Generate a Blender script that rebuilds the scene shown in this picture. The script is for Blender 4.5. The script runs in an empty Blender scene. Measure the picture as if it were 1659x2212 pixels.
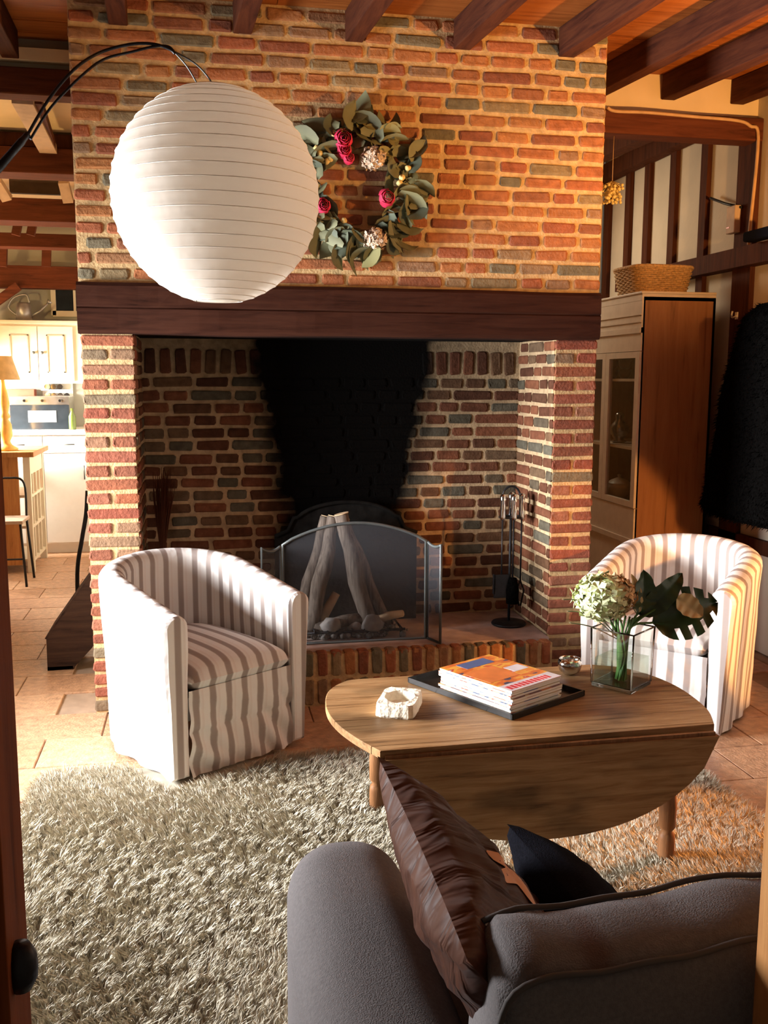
import bpy, bmesh, math, random
import numpy as np
from mathutils import Vector, Matrix, Euler, noise

random.seed(7)
rng = np.random.default_rng(7)
SC = bpy.context.scene
COL = SC.collection
R = math.radians

# ------------------------------------------------------------------ camera
FPX = 2050.0
PITCH, YAW, ROLL = R(8.0), R(11.0), R(0.2)
CAM = np.array([0, 0, 1.5])
FW = np.array([math.sin(YAW) * math.cos(PITCH), math.cos(YAW) * math.cos(PITCH), -math.sin(PITCH)])
RT = np.array([math.cos(YAW), -math.sin(YAW), 0.0])
UP = np.cross(RT, FW)
RT, UP = RT * math.cos(ROLL) + UP * math.sin(ROLL), UP * math.cos(ROLL) - RT * math.sin(ROLL)
cd = bpy.data.cameras.new('camera')
cam = bpy.data.objects.new('camera', cd)
COL.objects.link(cam)
cd.sensor_fit = 'VERTICAL'
cd.sensor_height = 36
cd.lens = 36 * FPX / 2212
cd.clip_start = 0.05
cd.clip_end = 60
m = Matrix(((RT[0], UP[0], -FW[0], CAM[0]), (RT[1], UP[1], -FW[1], CAM[1]), (RT[2], UP[2], -FW[2], CAM[2]), (0, 0, 0, 1)))
cam.matrix_world = m
SC.camera = cam


def ray(px, py):
    return FW + RT * (px - 829.5) / FPX - UP * (py - 1106) / FPX


def atY(px, py, Y):
    d = ray(px, py)
    return Vector(CAM + d * (Y / d[1]))


def atZ(px, py, Z):
    d = ray(px, py)
    return Vector(CAM + d * ((Z - 1.5) / d[2]))


def atX(px, py, X):
    d = ray(px, py)
    return Vector(CAM + d * (X / d[0]))


# ------------------------------------------------------------------ world, lights, exposure
w = bpy.data.worlds.new('world')
SC.world = w
w.use_nodes = True
w.node_tree.nodes['Background'].inputs[0].default_value = (1.0, 0.80, 0.62, 1)
w.node_tree.nodes['Background'].inputs[1].default_value = 0.10
SC.view_settings.view_transform = 'Standard'
SC.view_settings.look = 'None'
SC.view_settings.gamma = 1
SC.view_settings.exposure = 0.0
SC.cycles.use_denoising = True
SC.cycles.max_bounces = 8
SC.cycles.transparent_max_bounces = 12
SC.cycles.sample_clamp_indirect = 6


def area(name, loc, target, sx, sy, power, col, spread=None):
    l = bpy.data.lights.new(name, 'AREA')
    l.shape = 'RECTANGLE'
    l.size, l.size_y, l.energy, l.color = sx, sy, power, col
    if spread:
        l.spread = R(spread)
    o = bpy.data.objects.new(name, l)
    COL.objects.link(o)
    o.location = loc
    o.rotation_euler = (Vector(target) - Vector(loc)).to_track_quat('-Z', 'Y').to_euler()
    return o


def point(name, loc, power, col, rad=0.04):
    l = bpy.data.lights.new(name, 'POINT')
    l.energy, l.color, l.shadow_soft_size = power, col, rad
    o = bpy.data.objects.new(name, l)
    COL.objects.link(o)
    o.location = loc
    return o


DAY = (0.96, 0.97, 1.0)
WARM = (1.0, 0.49, 0.135)
area('window_daylight', (-2.28, 3.42, 1.20), (0.3, 3.25, 0.98), 1.3, 0.8, 185, DAY, 100)
area('kitchen_window_daylight', (-2.33, 8.0, 1.35), (-1.1, 8.3, 0.5), 0.7, 0.7, 190, (1.0, 0.94, 0.85), 125)
area('far_room_fill', (1.96, 6.5, 2.55), (2.75, 5.4, 1.5), 0.5, 0.5, 16, (1.0, 0.84, 0.60))  # added fill for the far wall and cabinet, no source seen there
TOR = (2.62, 2.95, 1.93)
point('torchiere_bulb', TOR, 205, WARM, 0.035)


def spot(name, loc, target, power, col, ang, blend=0.1, rad=0.03):
    l = bpy.data.lights.new(name, 'SPOT')
    l.energy, l.color, l.spot_size, l.spot_blend, l.shadow_soft_size = power, col, R(ang), blend, rad
    o = bpy.data.objects.new(name, l)
    COL.objects.link(o)
    o.location = loc
    o.rotation_euler = (Vector(target) - Vector(loc)).to_track_quat('-Z', 'Y').to_euler()
    return o


point('kitchen_bulb', (-1.9, 8.15, 2.15), 5, (1.0, 0.68, 0.3), 0.06)
spot('kitchen_uplight', (-2.2, 6.1, 1.75), (-1.2, 6.9, 3.0), 75, (1.0, 0.62, 0.22), 140, 0.5, 0.05)
spot('reading_lamp_bulb', (2.88, 3.15, 1.10), (1.46, 2.70, 0.0), 400, (1.0, 0.33, 0.04), 21, 0.35)
spot('table_lamp_bulb', (2.80, 2.60, 0.95), (2.35, 3.75, 0.62), 140, (1.0, 0.42, 0.10), 46, 0.2)


# ------------------------------------------------------------------ materials
def new_mat(name):
    mt = bpy.data.materials.new(name)
    mt.use_nodes = True
    nt = mt.node_tree
    b = nt.nodes['Principled BSDF']
    return mt, nt, b


def N(nt, t, **kw):
    n = nt.nodes.new(t)
    for k, v in kw.items():
        setattr(n, k, v)
    return n


def ramp(nt, stops, interp='LINEAR'):
    r = N(nt, 'ShaderNodeValToRGB')
    r.color_ramp.interpolation = interp
    el = r.color_ramp.elements
    while len(el) < len(stops):
        el.new(0.5)
    for e, (p, c) in zip(el, stops):
        e.position = p
        e.color = (*c, 1) if len(c) == 3 else c
    return r


def plain(name, c, rough=0.6, metal=0.0, spec=0.5, var=0.12, scale=18, bump=0.0, bscale=60, sheen=0.0):
    mt, nt, b = new_mat(name)
    b.inputs['Roughness'].default_value = rough
    b.inputs['Metallic'].default_value = metal
    b.inputs['Specular IOR Level'].default_value = spec
    tc = N(nt, 'ShaderNodeTexCoord')
    nz = N(nt, 'ShaderNodeTexNoise')
    nz.inputs['Scale'].default_value = scale
    nt.links.new(tc.outputs['Object'], nz.inputs['Vector'])
    lo = tuple(max(0, x * (1 - var)) for x in c)
    hi = tuple(min(1, x * (1 + var)) for x in c)
    rp = ramp(nt, [(0.3, lo), (0.7, hi)])
    nt.links.new(nz.outputs['Fac'], rp.inputs[0])
    nt.links.new(rp.outputs[0], b.inputs['Base Color'])
    if bump:
        n2 = N(nt, 'ShaderNodeTexNoise')
        n2.inputs['Scale'].default_value = bscale
        nt.links.new(tc.outputs['Object'], n2.inputs['Vector'])
        bp = N(nt, 'ShaderNodeBump')
        bp.inputs['Strength'].default_value = bump
        bp.inputs['Distance'].default_value = 0.01
        nt.links.new(n2.outputs['Fac'], bp.inputs['Height'])
        nt.links.new(bp.outputs[0], b.inputs['Normal'])
    if sheen:
        b.inputs['Sheen Weight'].default_value = sheen
    return mt


def wood(name, c1, c2, axis=0, rough=0.5, scale=9, stains=0.0, fine=1.0, spec=0.15):
    mt, nt, b = new_mat(name)
    b.inputs['Roughness'].default_value = rough
    b.inputs['Specular IOR Level'].default_value = spec
    tc = N(nt, 'ShaderNodeTexCoord')
    oi = N(nt, 'ShaderNodeObjectInfo')
    mp = N(nt, 'ShaderNodeMapping')
    s = [scale] * 3
    s[axis] = scale * 0.08
    mp.inputs['Scale'].default_value = s
    ad = N(nt, 'ShaderNodeVectorMath', operation='ADD')
    cmb = N(nt, 'ShaderNodeMath', operation='MULTIPLY')
    cmb.inputs[1].default_value = 7.0
    nt.links.new(oi.outputs['Random'], cmb.inputs[0])
    nt.links.new(tc.outputs['Object'], ad.inputs[0])
    nt.links.new(cmb.outputs[0], ad.inputs[1])
    nt.links.new(ad.outputs[0], mp.inputs['Vector'])
    nz = N(nt, 'ShaderNodeTexNoise')
    nz.inputs['Scale'].default_value = 4 * fine
    nz.inputs['Detail'].default_value = 8
    nz.inputs['Roughness'].default_value = 0.65
    nz.inputs['Distortion'].default_value = 0.6
    nt.links.new(mp.outputs[0], nz.inputs['Vector'])
    dark = tuple(x * 0.35 for x in c1)
    rp = ramp(nt, [(0.25, dark), (0.42, c1), (0.62, c2), (0.85, c1)])
    nt.links.new(nz.outputs['Fac'], rp.inputs[0])
    out = rp.outputs[0]
    if stains:
        n3 = N(nt, 'ShaderNodeTexNoise')
        n3.inputs['Scale'].default_value = 4.0
        n3.inputs['Detail'].default_value = 3
        mp3 = N(nt, 'ShaderNodeMapping')
        mp3.inputs['Scale'].default_value = (0.7, 1, 1.6)
        nt.links.new(tc.outputs['Object'], mp3.inputs['Vector'])
        nt.links.new(mp3.outputs[0], n3.inputs['Vector'])
        r3 = ramp(nt, [(0.52, (1, 1, 1)), (0.66, (1 - stains,) * 3)])
        nt.links.new(n3.outputs['Fac'], r3.inputs[0])
        mx = N(nt, 'ShaderNodeMix', data_type='RGBA', blend_type='MULTIPLY')
        mx.inputs['Factor'].default_value = 1
        nt.links.new(out, mx.inputs['A'])
        nt.links.new(r3.outputs[0], mx.inputs['B'])
        out = mx.outputs['Result']
    nt.links.new(out, b.inputs['Base Color'])
    bp = N(nt, 'ShaderNodeBump')
    bp.inputs['Strength'].default_value = 0.35
    bp.inputs['Distance'].default_value = 0.006
    nt.links.new(nz.outputs['Fac'], bp.inputs['Height'])
    nt.links.new(bp.outputs[0], b.inputs['Normal'])
    return mt


def soot_mask(nt):
    """a soot stain with its own shape on the back of the firebox (world space)"""
    g = N(nt, 'ShaderNodeNewGeometry')
    sp = N(nt, 'ShaderNodeSeparateXYZ')
    nt.links.new(g.outputs['Position'], sp.inputs[0])
    nz = N(nt, 'ShaderNodeTexNoise')
    nz.inputs['Scale'].default_value = 9
    nz.inputs['Detail'].default_value = 4
    nt.links.new(g.outputs['Position'], nz.inputs['Vector'])

    def mth(op, a, b_):
        n = N(nt, 'ShaderNodeMath', operation=op)
        for i, v in enumerate((a, b_)):
            if isinstance(v, (int, float)):
                n.inputs[i].default_value = v
            else:
                nt.links.new(v, n.inputs[i])
        return n.outputs[0]
    dx = mth('ABSOLUTE', mth('SUBTRACT', sp.outputs['X'], 0.725), 0)
    wz = mth('MULTIPLY', mth('SUBTRACT', sp.outputs['Z'], 0.89), 0.20)     # wider towards the top
    edge = mth('SUBTRACT', mth('SUBTRACT', dx, wz), mth('MULTIPLY', mth('SUBTRACT', nz.outputs['Fac'], 0.5), 0.16))
    r1 = ramp(nt, [(0.28, (1, 1, 1)), (0.48, (0, 0, 0))])
    nt.links.new(edge, r1.inputs[0])
    # a faint wider veil of soot everywhere near the top
    r2 = ramp(nt, [(0.35, (0.72, 0.72, 0.72)), (1.0, (0.12, 0.12, 0.12))])
    nt.links.new(edge, r2.inputs[0])
    zz = ramp(nt, [(0.05, (0.25,) * 3), (0.75, (1.0,) * 3)])
    nt.links.new(mth('SUBTRACT', sp.outputs['Z'], 0.9), zz.inputs[0])
    veil = mth('MULTIPLY', r2.outputs[0], zz.outputs[0])
    yy = mth('GREATER_THAN', sp.outputs['Y'], 4.33)
    return mth('MULTIPLY', mth('MAXIMUM', r1.outputs[0], veil), yy)


def brick_mat(name, stops, soot=False):
    mt, nt, b = new_mat(name)
    b.inputs['Roughness'].default_value = 0.85
    b.inputs['Specular IOR Level'].default_value = 0.25
    oi = N(nt, 'ShaderNodeObjectInfo')
    rp = ramp(nt, stops)
    nt.links.new(oi.outputs['Random'], rp.inputs[0])
    g = N(nt, 'ShaderNodeNewGeometry')
    nz = N(nt, 'ShaderNodeTexNoise')
    nz.inputs['Scale'].default_value = 28
    nz.inputs['Detail'].default_value = 6
    nt.links.new(g.outputs['Position'], nz.inputs['Vector'])
    r2 = ramp(nt, [(0.3, (0.72, 0.70, 0.68)), (0.7, (1.18, 1.18, 1.15))])
    nt.links.new(nz.outputs['Fac'], r2.inputs[0])
    mx = N(nt, 'ShaderNodeMix', data_type='RGBA', blend_type='MULTIPLY')
    mx.inputs['Factor'].default_value = 1
    nt.links.new(rp.outputs[0], mx.inputs['A'])
    nt.links.new(r2.outputs[0], mx.inputs['B'])
    out = mx.outputs['Result']
    if soot:
        b.inputs['Specular IOR Level'].default_value = 0.03
        b.inputs['Roughness'].default_value = 1.0
        m2 = N(nt, 'ShaderNodeMix', data_type='RGBA')
        nt.links.new(soot_mask(nt), m2.inputs['Factor'])
        nt.links.new(out, m2.inputs['A'])
        m2.inputs['B'].default_value = (0.0035, 0.003, 0.0027, 1)
        out = m2.outputs['Result']
    nt.links.new(out, b.inputs['Base Color'])
    bp = N(nt, 'ShaderNodeBump')
    bp.inputs['Strength'].default_value = 0.6
    bp.inputs['Distance'].default_value = 0.006
    n3 = N(nt, 'ShaderNodeTexNoise')
    n3.inputs['Scale'].default_value = 90
    n3.inputs['Detail'].default_value = 3
    nt.links.new(g.outputs['Position'], n3.inputs['Vector'])
    nt.links.new(n3.outputs['Fac'], bp.inputs['Height'])
    nt.links.new(bp.outputs[0], b.inputs['Normal'])
    return mt


ORANGE, RED, DRED, BROWN, GREY, GREEN = (0.40, 0.17, 0.060), (0.33, 0.105, 0.048), (0.21, 0.075, 0.042), (0.26, 0.15, 0.085), (0.16, 0.135, 0.085), (0.26, 0.185, 0.095)
BS = [(0.0, RED), (0.16, ORANGE), (0.34, RED), (0.48, DRED), (0.60, ORANGE), (0.72, BROWN), (0.84, GREEN), (0.93, GREY), (1.0, GREY)]
BS_DARK = [(0.0, (0.17, 0.065, 0.038)), (0.2, (0.22, 0.085, 0.045)), (0.4, (0.12, 0.05, 0.03)), (0.6, (0.09, 0.04, 0.025)), (0.78, (0.18, 0.10, 0.055)), (0.9, (0.10, 0.085, 0.06)), (1.0, (0.13, 0.115, 0.085))]
BS_PILL = [(0.0, RED), (0.3, DRED), (0.5, (0.26, 0.07, 0.04)), (0.7, (0.30, 0.12, 0.07)), (0.85, BROWN), (1.0, GREY)]
M_BRICK = brick_mat('brick_mixed', BS)
M_BRICK_P = brick_mat('brick_red', BS_PILL)
M_BRICK_F = brick_mat('brick_firebox', BS_DARK, soot=True)
MORT = (0.56, 0.385, 0.19)
M_MORT = brick_mat('lime_mortar', [(0, MORT), (1, MORT)])
M_MORT_F = brick_mat('lime_mortar_sooted', [(0, (0.50, 0.355, 0.21)), (1, (0.50, 0.355, 0.21))], soot=True)
M_BEAM = wood('oak_beam_dark', (0.085, 0.022, 0.009), (0.12, 0.034, 0.014), 0, 0.75)
M_BEAM_Y = wood('oak_joist_dark', (0.055, 0.014, 0.006), (0.085, 0.024, 0.009), 1, 0.8)
M_POST = wood('oak_post_dark', (0.058, 0.016, 0.007), (0.085, 0.025, 0.010), 2, 0.8)
M_PLANK = wood('ceiling_board_pine', (0.27, 0.078, 0.016), (0.36, 0.115, 0.026), 0, 0.5, 7)
M_PLASTER = plain('cream_plaster', (0.62, 0.53, 0.42), 0.9, var=0.05, scale=5, bump=0.15, bscale=30)
M_PLASTER_W = plain('warm_plaster', (0.72, 0.56, 0.36), 0.9, var=0.05, scale=5, bump=0.15, bscale=30)
M_KWALL = plain('kitchen_wall_paint', (0.42, 0.42, 0.36), 0.9, var=0.04, scale=4)
M_TILE = brick_mat('terracotta_tile', [(0, (0.56, 0.33, 0.19)), (0.5, (0.62, 0.38, 0.23)), (1, (0.50, 0.28, 0.16))])
M_TILE.node_tree.nodes['Principled BSDF'].inputs['Roughness'].default_value = 0.38
M_TILE.node_tree.nodes['Principled BSDF'].inputs['Specular IOR Level'].default_value = 0.5
M_GROUT = plain('tile_grout', (0.36, 0.25, 0.17), 0.9)
M_IRON = plain('black_iron', (0.02, 0.02, 0.022), 0.45, 0.6, var=0.3, bump=0.2)
M_CAST = plain('cast_iron_plate', (0.010, 0.009, 0.008), 0.9, 0.0, spec=0.05, var=0.4, bump=0.5, bscale=25)
M_PEWTER = plain('grey_painted_metal', (0.12, 0.13, 0.125), 0.45, 0.5)
M_CHROME = plain('chrome', (0.8, 0.8, 0.82), 0.08, 1.0, var=0.02)
M_BARK = wood('grey_bark', (0.12, 0.09, 0.07), (0.22, 0.175, 0.14), 2, 0.9, 14)
M_CUTWOOD = plain('split_wood', (0.55, 0.38, 0.22), 0.8, var=0.2)
M_ASH = plain('ash', (0.22, 0.2, 0.18), 0.95, var=0.4, scale=40, bump=0.6)
M_STONE = plain('cream_stone', (0.82, 0.74, 0.58), 0.85, var=0.12, scale=30, bump=0.6, bscale=45)
M_HSLAB = plain('hearth_render', (0.42, 0.31, 0.26), 0.8, var=0.2, scale=12, bump=0.4, bscale=30)
M_TABLE = wood('aged_oak_table', (0.27, 0.14, 0.056), (0.39, 0.225, 0.10), 0, 0.5, 10, stains=0.5, fine=1.2)
M_TABLE_V = wood('aged_oak_leg', (0.17, 0.075, 0.03), (0.25, 0.115, 0.048), 2, 0.45, 10)
M_SOFA = plain('grey_wool_fabric', (0.145, 0.132, 0.130), 0.95, spec=0.1, var=0.12, scale=160, bump=0.3, bscale=420, sheen=0.03)
M_SEAT = plain('taupe_seat_fabric', (0.16, 0.10, 0.08), 0.95, var=0.1, scale=120, bump=0.25, bscale=400)
M_PIPING = plain('dark_piping', (0.075, 0.065, 0.06), 0.9)
M_BLACKF = plain('black_fabric', (0.006, 0.006, 0.009), 0.95, spec=0.04, var=0.3, scale=200, bump=0.3, bscale=400)
M_FUR = plain('black_fur', (0.003, 0.0027, 0.0025), 1.0, spec=0.01, var=0.4, scale=90, bump=1.0, bscale=60)
M_BLACKP = plain('black_lacquer', (0.012, 0.011, 0.01), 0.25)
M_WHITEP = plain('cream_cabinet_paint', (0.78, 0.70, 0.55), 0.5, var=0.03)
M_CABW = plain('off_white_cabinet_paint', (0.62, 0.53, 0.44), 0.55, var=0.05)
M_CABSIDE = wood('shaded_cabinet_side', (0.29, 0.135, 0.06), (0.34, 0.165, 0.075), 2, 0.55, 5)  # brown puts shadow and warm light into the side's colour
M_CABIN = plain('cabinet_inside_dark', (0.10, 0.065, 0.045), 0.8)
M_STEEL = plain('brushed_steel', (0.55, 0.54, 0.52), 0.3, 1.0)
M_DGLASS = plain('dark_oven_glass', (0.02, 0.025, 0.03), 0.08)
M_YELLOW = plain('yellow_wood', (0.85, 0.52, 0.12), 0.45)
M_PINE = wood('orange_pine', (0.42, 0.18, 0.06), (0.52, 0.25, 0.085), 2, 0.5)
M_LEAFG = plain('eucalyptus_leaf', (0.17, 0.17, 0.085), 0.7, var=0.35, scale=6)
M_LEAFD = plain('dark_green_leaf', (0.025, 0.055, 0.018), 0.3, var=0.4, scale=14)
M_LEAFC = plain('cream_leaf_part', (0.62, 0.50, 0.24), 0.5, var=0.25, scale=18)
M_STEM = plain('green_stem', (0.07, 0.15, 0.03), 0.5, var=0.3)
M_ROSE = plain('crimson_petal', (0.55, 0.02, 0.07), 0.7, var=0.3, scale=30)
M_DRIED = plain('dried_cream_flower', (0.58, 0.44, 0.31), 0.9, var=0.25, scale=40)
M_YBUD = plain('yellow_bud', (0.75, 0.58, 0.22), 0.8, var=0.15)
M_HYD = plain('pale_green_petal', (0.62, 0.66, 0.36), 0.7, var=0.25, scale=22)
M_HYD2 = plain('tan_petal', (0.62, 0.42, 0.20), 0.7, var=0.25, scale=22)
M_WICKER = plain('wicker', (0.52, 0.32, 0.14), 0.8, var=0.25, scale=70, bump=0.8, bscale=120)
M_TROUGH = wood('trough_dark_wood', (0.035, 0.016, 0.009), (0.055, 0.026, 0.014), 0, 0.7)
M_PALEW = plain('pale_strut_wood', (0.50, 0.36, 0.26), 0.7, var=0.12)
M_CABLE = plain('tan_cable', (0.50, 0.30, 0.15), 0.6)
M_PAPERW = plain('magazine_pages', (0.86, 0.80, 0.70), 0.7, var=0.04)


def leather_brown():
    mt, nt, b = new_mat('brown_satin')
    b.inputs['Roughness'].default_value = 0.5
    b.inputs['Specular IOR Level'].default_value = 0.08
    b.inputs['Sheen Weight'].default_value = 0.04
    tc = N(nt, 'ShaderNodeTexCoord')
    nz = N(nt, 'ShaderNodeTexNoise')
    nz.inputs['Scale'].default_value = 5
    nt.links.new(tc.outputs['Object'], nz.inputs['Vector'])
    rp = ramp(nt, [(0.35, (0.044, 0.014, 0.007)), (0.65, (0.075, 0.026, 0.013))])
    nt.links.new(nz.outputs['Fac'], rp.inputs[0])
    nt.links.new(rp.outputs[0], b.inputs['Base Color'])
    mp = N(nt, 'ShaderNodeMapping')
    mp.inputs['Scale'].default_value = (6, 14, 6)
    n2 = N(nt, 'ShaderNodeTexNoise')
    n2.inputs['Scale'].default_value = 1.0
    n2.inputs['Distortion'].default_value = 1.2
    bp = N(nt, 'ShaderNodeBump')
    bp.inputs['Strength'].default_value = 0.55
    bp.inputs['Distance'].default_value = 0.05
    nt.links.new(tc.outputs['Object'], mp.inputs['Vector'])
    nt.links.new(mp.outputs[0], n2.inputs['Vector'])
    nt.links.new(n2.outputs['Fac'], bp.inputs['Height'])
    nt.links.new(bp.outputs[0], b.inputs['Normal'])
    return mt


M_SATIN = leather_brown()
M_LEAFPRINT = plain('orange_leaf_print', (0.62, 0.27, 0.09), 0.5, var=0.1)


def stripe_mat():
    mt, nt, b = new_mat('striped_cotton')
    b.inputs['Roughness'].default_value = 0.9
    b.inputs['Specular IOR Level'].default_value = 0.15
    uv = N(nt, 'ShaderNodeUVMap')
    uv.uv_map = 'UVMap'
    sp = N(nt, 'ShaderNodeSeparateXYZ')
    nt.links.new(uv.outputs[0], sp.inputs[0])
    ml = N(nt, 'ShaderNodeMath', operation='MULTIPLY')
    ml.inputs[1].default_value = 1 / 0.074
    nt.links.new(sp.outputs[0], ml.inputs[0])
    fr = N(nt, 'ShaderNodeMath', operation='FRACT')
    nt.links.new(ml.outputs[0], fr.inputs[0])
    Wc, T, T2 = (0.80, 0.77, 0.73), (0.36, 0.30, 0.27), (0.52, 0.46, 0.42)
    rp = ramp(nt, [(0.0, Wc), (0.10, Wc), (0.13, T2), (0.17, T), (0.45, T), (0.50, T2), (0.54, Wc), (0.72, (0.76, 0.70, 0.65)), (0.78, Wc)])
    nt.links.new(fr.outputs[0], rp.inputs[0])
    nt.links.new(rp.outputs[0], b.inputs['Base Color'])
    tc = N(nt, 'ShaderNodeTexCoord')
    nz = N(nt, 'ShaderNodeTexNoise')
    nz.inputs['Scale'].default_value = 11
    nz.inputs['Detail'].default_value = 3
    nt.links.new(tc.outputs['Object'], nz.inputs['Vector'])
    bp = N(nt, 'ShaderNodeBump')
    bp.inputs['Strength'].default_value = 0.35
    bp.inputs['Distance'].default_value = 0.02
    nt.links.new(nz.outputs['Fac'], bp.inputs['Height'])
    nt.links.new(bp.outputs[0], b.inputs['Normal'])
    return mt


M_STRIPE = stripe_mat()


def paper_mat():
    mt, nt, b = new_mat('rice_paper')
    b.inputs['Base Color'].default_value = (0.68, 0.63, 0.56, 1)
    b.inputs['Roughness'].default_value = 0.9
    tr = N(nt, 'ShaderNodeBsdfTranslucent')
    tr.inputs[0].default_value = (0.85, 0.78, 0.68, 1)
    mx = N(nt, 'ShaderNodeMixShader')
    mx.inputs[0].default_value = 0.42
    nt.links.new(b.outputs[0], mx.inputs[1])
    nt.links.new(tr.outputs[0], mx.inputs[2])
    nt.links.new(mx.outputs[0], nt.nodes['Material Output'].inputs[0])
    tc = N(nt, 'ShaderNodeTexCoord')
    nz = N(nt, 'ShaderNodeTexNoise')
    nz.inputs['Scale'].default_value = 14
    nt.links.new(tc.outputs['Object'], nz.inputs['Vector'])
    bp = N(nt, 'ShaderNodeBump')
    bp.inputs['Strength'].default_value = 0.25
    bp.inputs['Distance'].default_value = 0.01
    nt.links.new(nz.outputs['Fac'], bp.inputs['Height'])
    nt.links.new(bp.outputs[0], b.inputs['Normal'])
    return mt


M_PAPER = paper_mat()


def glass_mat(name, col=(1, 1, 1), base=0.035):
    mt, nt, b = new_mat(name)
    gl = N(nt, 'ShaderNodeBsdfGlossy')
    gl.inputs['Roughness'].default_value = 0.03
    tr = N(nt, 'ShaderNodeBsdfTransparent')
    tr.inputs[0].default_value = (*col, 1)
    lw = N(nt, 'ShaderNodeLayerWeight')
    lw.inputs[0].default_value = 0.5
    pw = N(nt, 'ShaderNodeMath', operation='POWER')
    pw.inputs[1].default_value = 4.0
    nt.links.new(lw.outputs['Facing'], pw.inputs[0])
    fr = N(nt, 'ShaderNodeMath', operation='MULTIPLY_ADD')
    fr.inputs[1].default_value = 0.55
    fr.inputs[2].default_value = base
    nt.links.new(pw.outputs[0], fr.inputs[0])
    mx = N(nt, 'ShaderNodeMixShader')
    nt.links.new(fr.outputs[0], mx.inputs[0])
    nt.links.new(tr.outputs[0], mx.inputs[1])
    nt.links.new(gl.outputs[0], mx.inputs[2])
    nt.links.new(mx.outputs[0], nt.nodes['Material Output'].inputs[0])
    return mt


M_GLASS = glass_mat('clear_glass', (0.94, 0.955, 0.95), base=0.085)
M_PANE = glass_mat('cabinet_pane', (0.92, 0.92, 0.90))


def mesh_screen_mat():
    """fine wire gauze: too fine to build wire by wire, half see-through"""
    mt, nt, b = new_mat('wire_gauze')
    b.inputs['Base Color'].default_value = (0.05, 0.05, 0.055, 1)
    b.inputs['Roughness'].default_value = 0.6
    b.inputs['Alpha'].default_value = 0.5
    return mt


M_GAUZE = mesh_screen_mat()


def rug_mat():
    mt, nt, b = new_mat('shaggy_wool')
    at = N(nt, 'ShaderNodeAttribute')
    at.attribute_name = 'tint'
    rp = ramp(nt, [(0.0, (0.36, 0.30, 0.21)), (0.35, (0.50, 0.44, 0.325)), (0.7, (0.60, 0.54, 0.42)), (1.0, (0.68, 0.63, 0.51))])
    nt.links.new(at.outputs['Fac'], rp.inputs[0])
    nt.links.new(rp.outputs[0], b.inputs['Base Color'])
    b.inputs['Roughness'].default_value = 0.85
    b.inputs['Specular IOR Level'].default_value = 0.2
    return mt


M_RUG = rug_mat()
M_RUGB = plain('rug_backing', (0.42, 0.37, 0.28), 0.95)


def cover_mat(name, cols, seed):
    mt, nt, b = new_mat(name)
    b.inputs['Roughness'].default_value = 0.3
    tc = N(nt, 'ShaderNodeTexCoord')
    mp = N(nt, 'ShaderNodeMapping')
    mp.inputs['Scale'].default_value = (9, 22, 1)
    mp.inputs['Location'].default_value = (seed, seed * 2, 0)
    nt.links.new(tc.outputs['Object'], mp.inputs['Vector'])
    nz = N(nt, 'ShaderNodeTexNoise')
    nz.inputs['Scale'].default_value = 1.0
    nz.inputs['Detail'].default_value = 2
    nt.links.new(mp.outputs[0], nz.inputs['Vector'])
    n = len(cols)
    rp = ramp(nt, [(0.30 + 0.4 * i / n, c) for i, c in enumerate(cols)], 'CONSTANT')
    nt.links.new(nz.outputs['Fac'], rp.inputs[0])
    nt.links.new(rp.outputs[0], b.inputs['Base Color'])
    return mt


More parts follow.
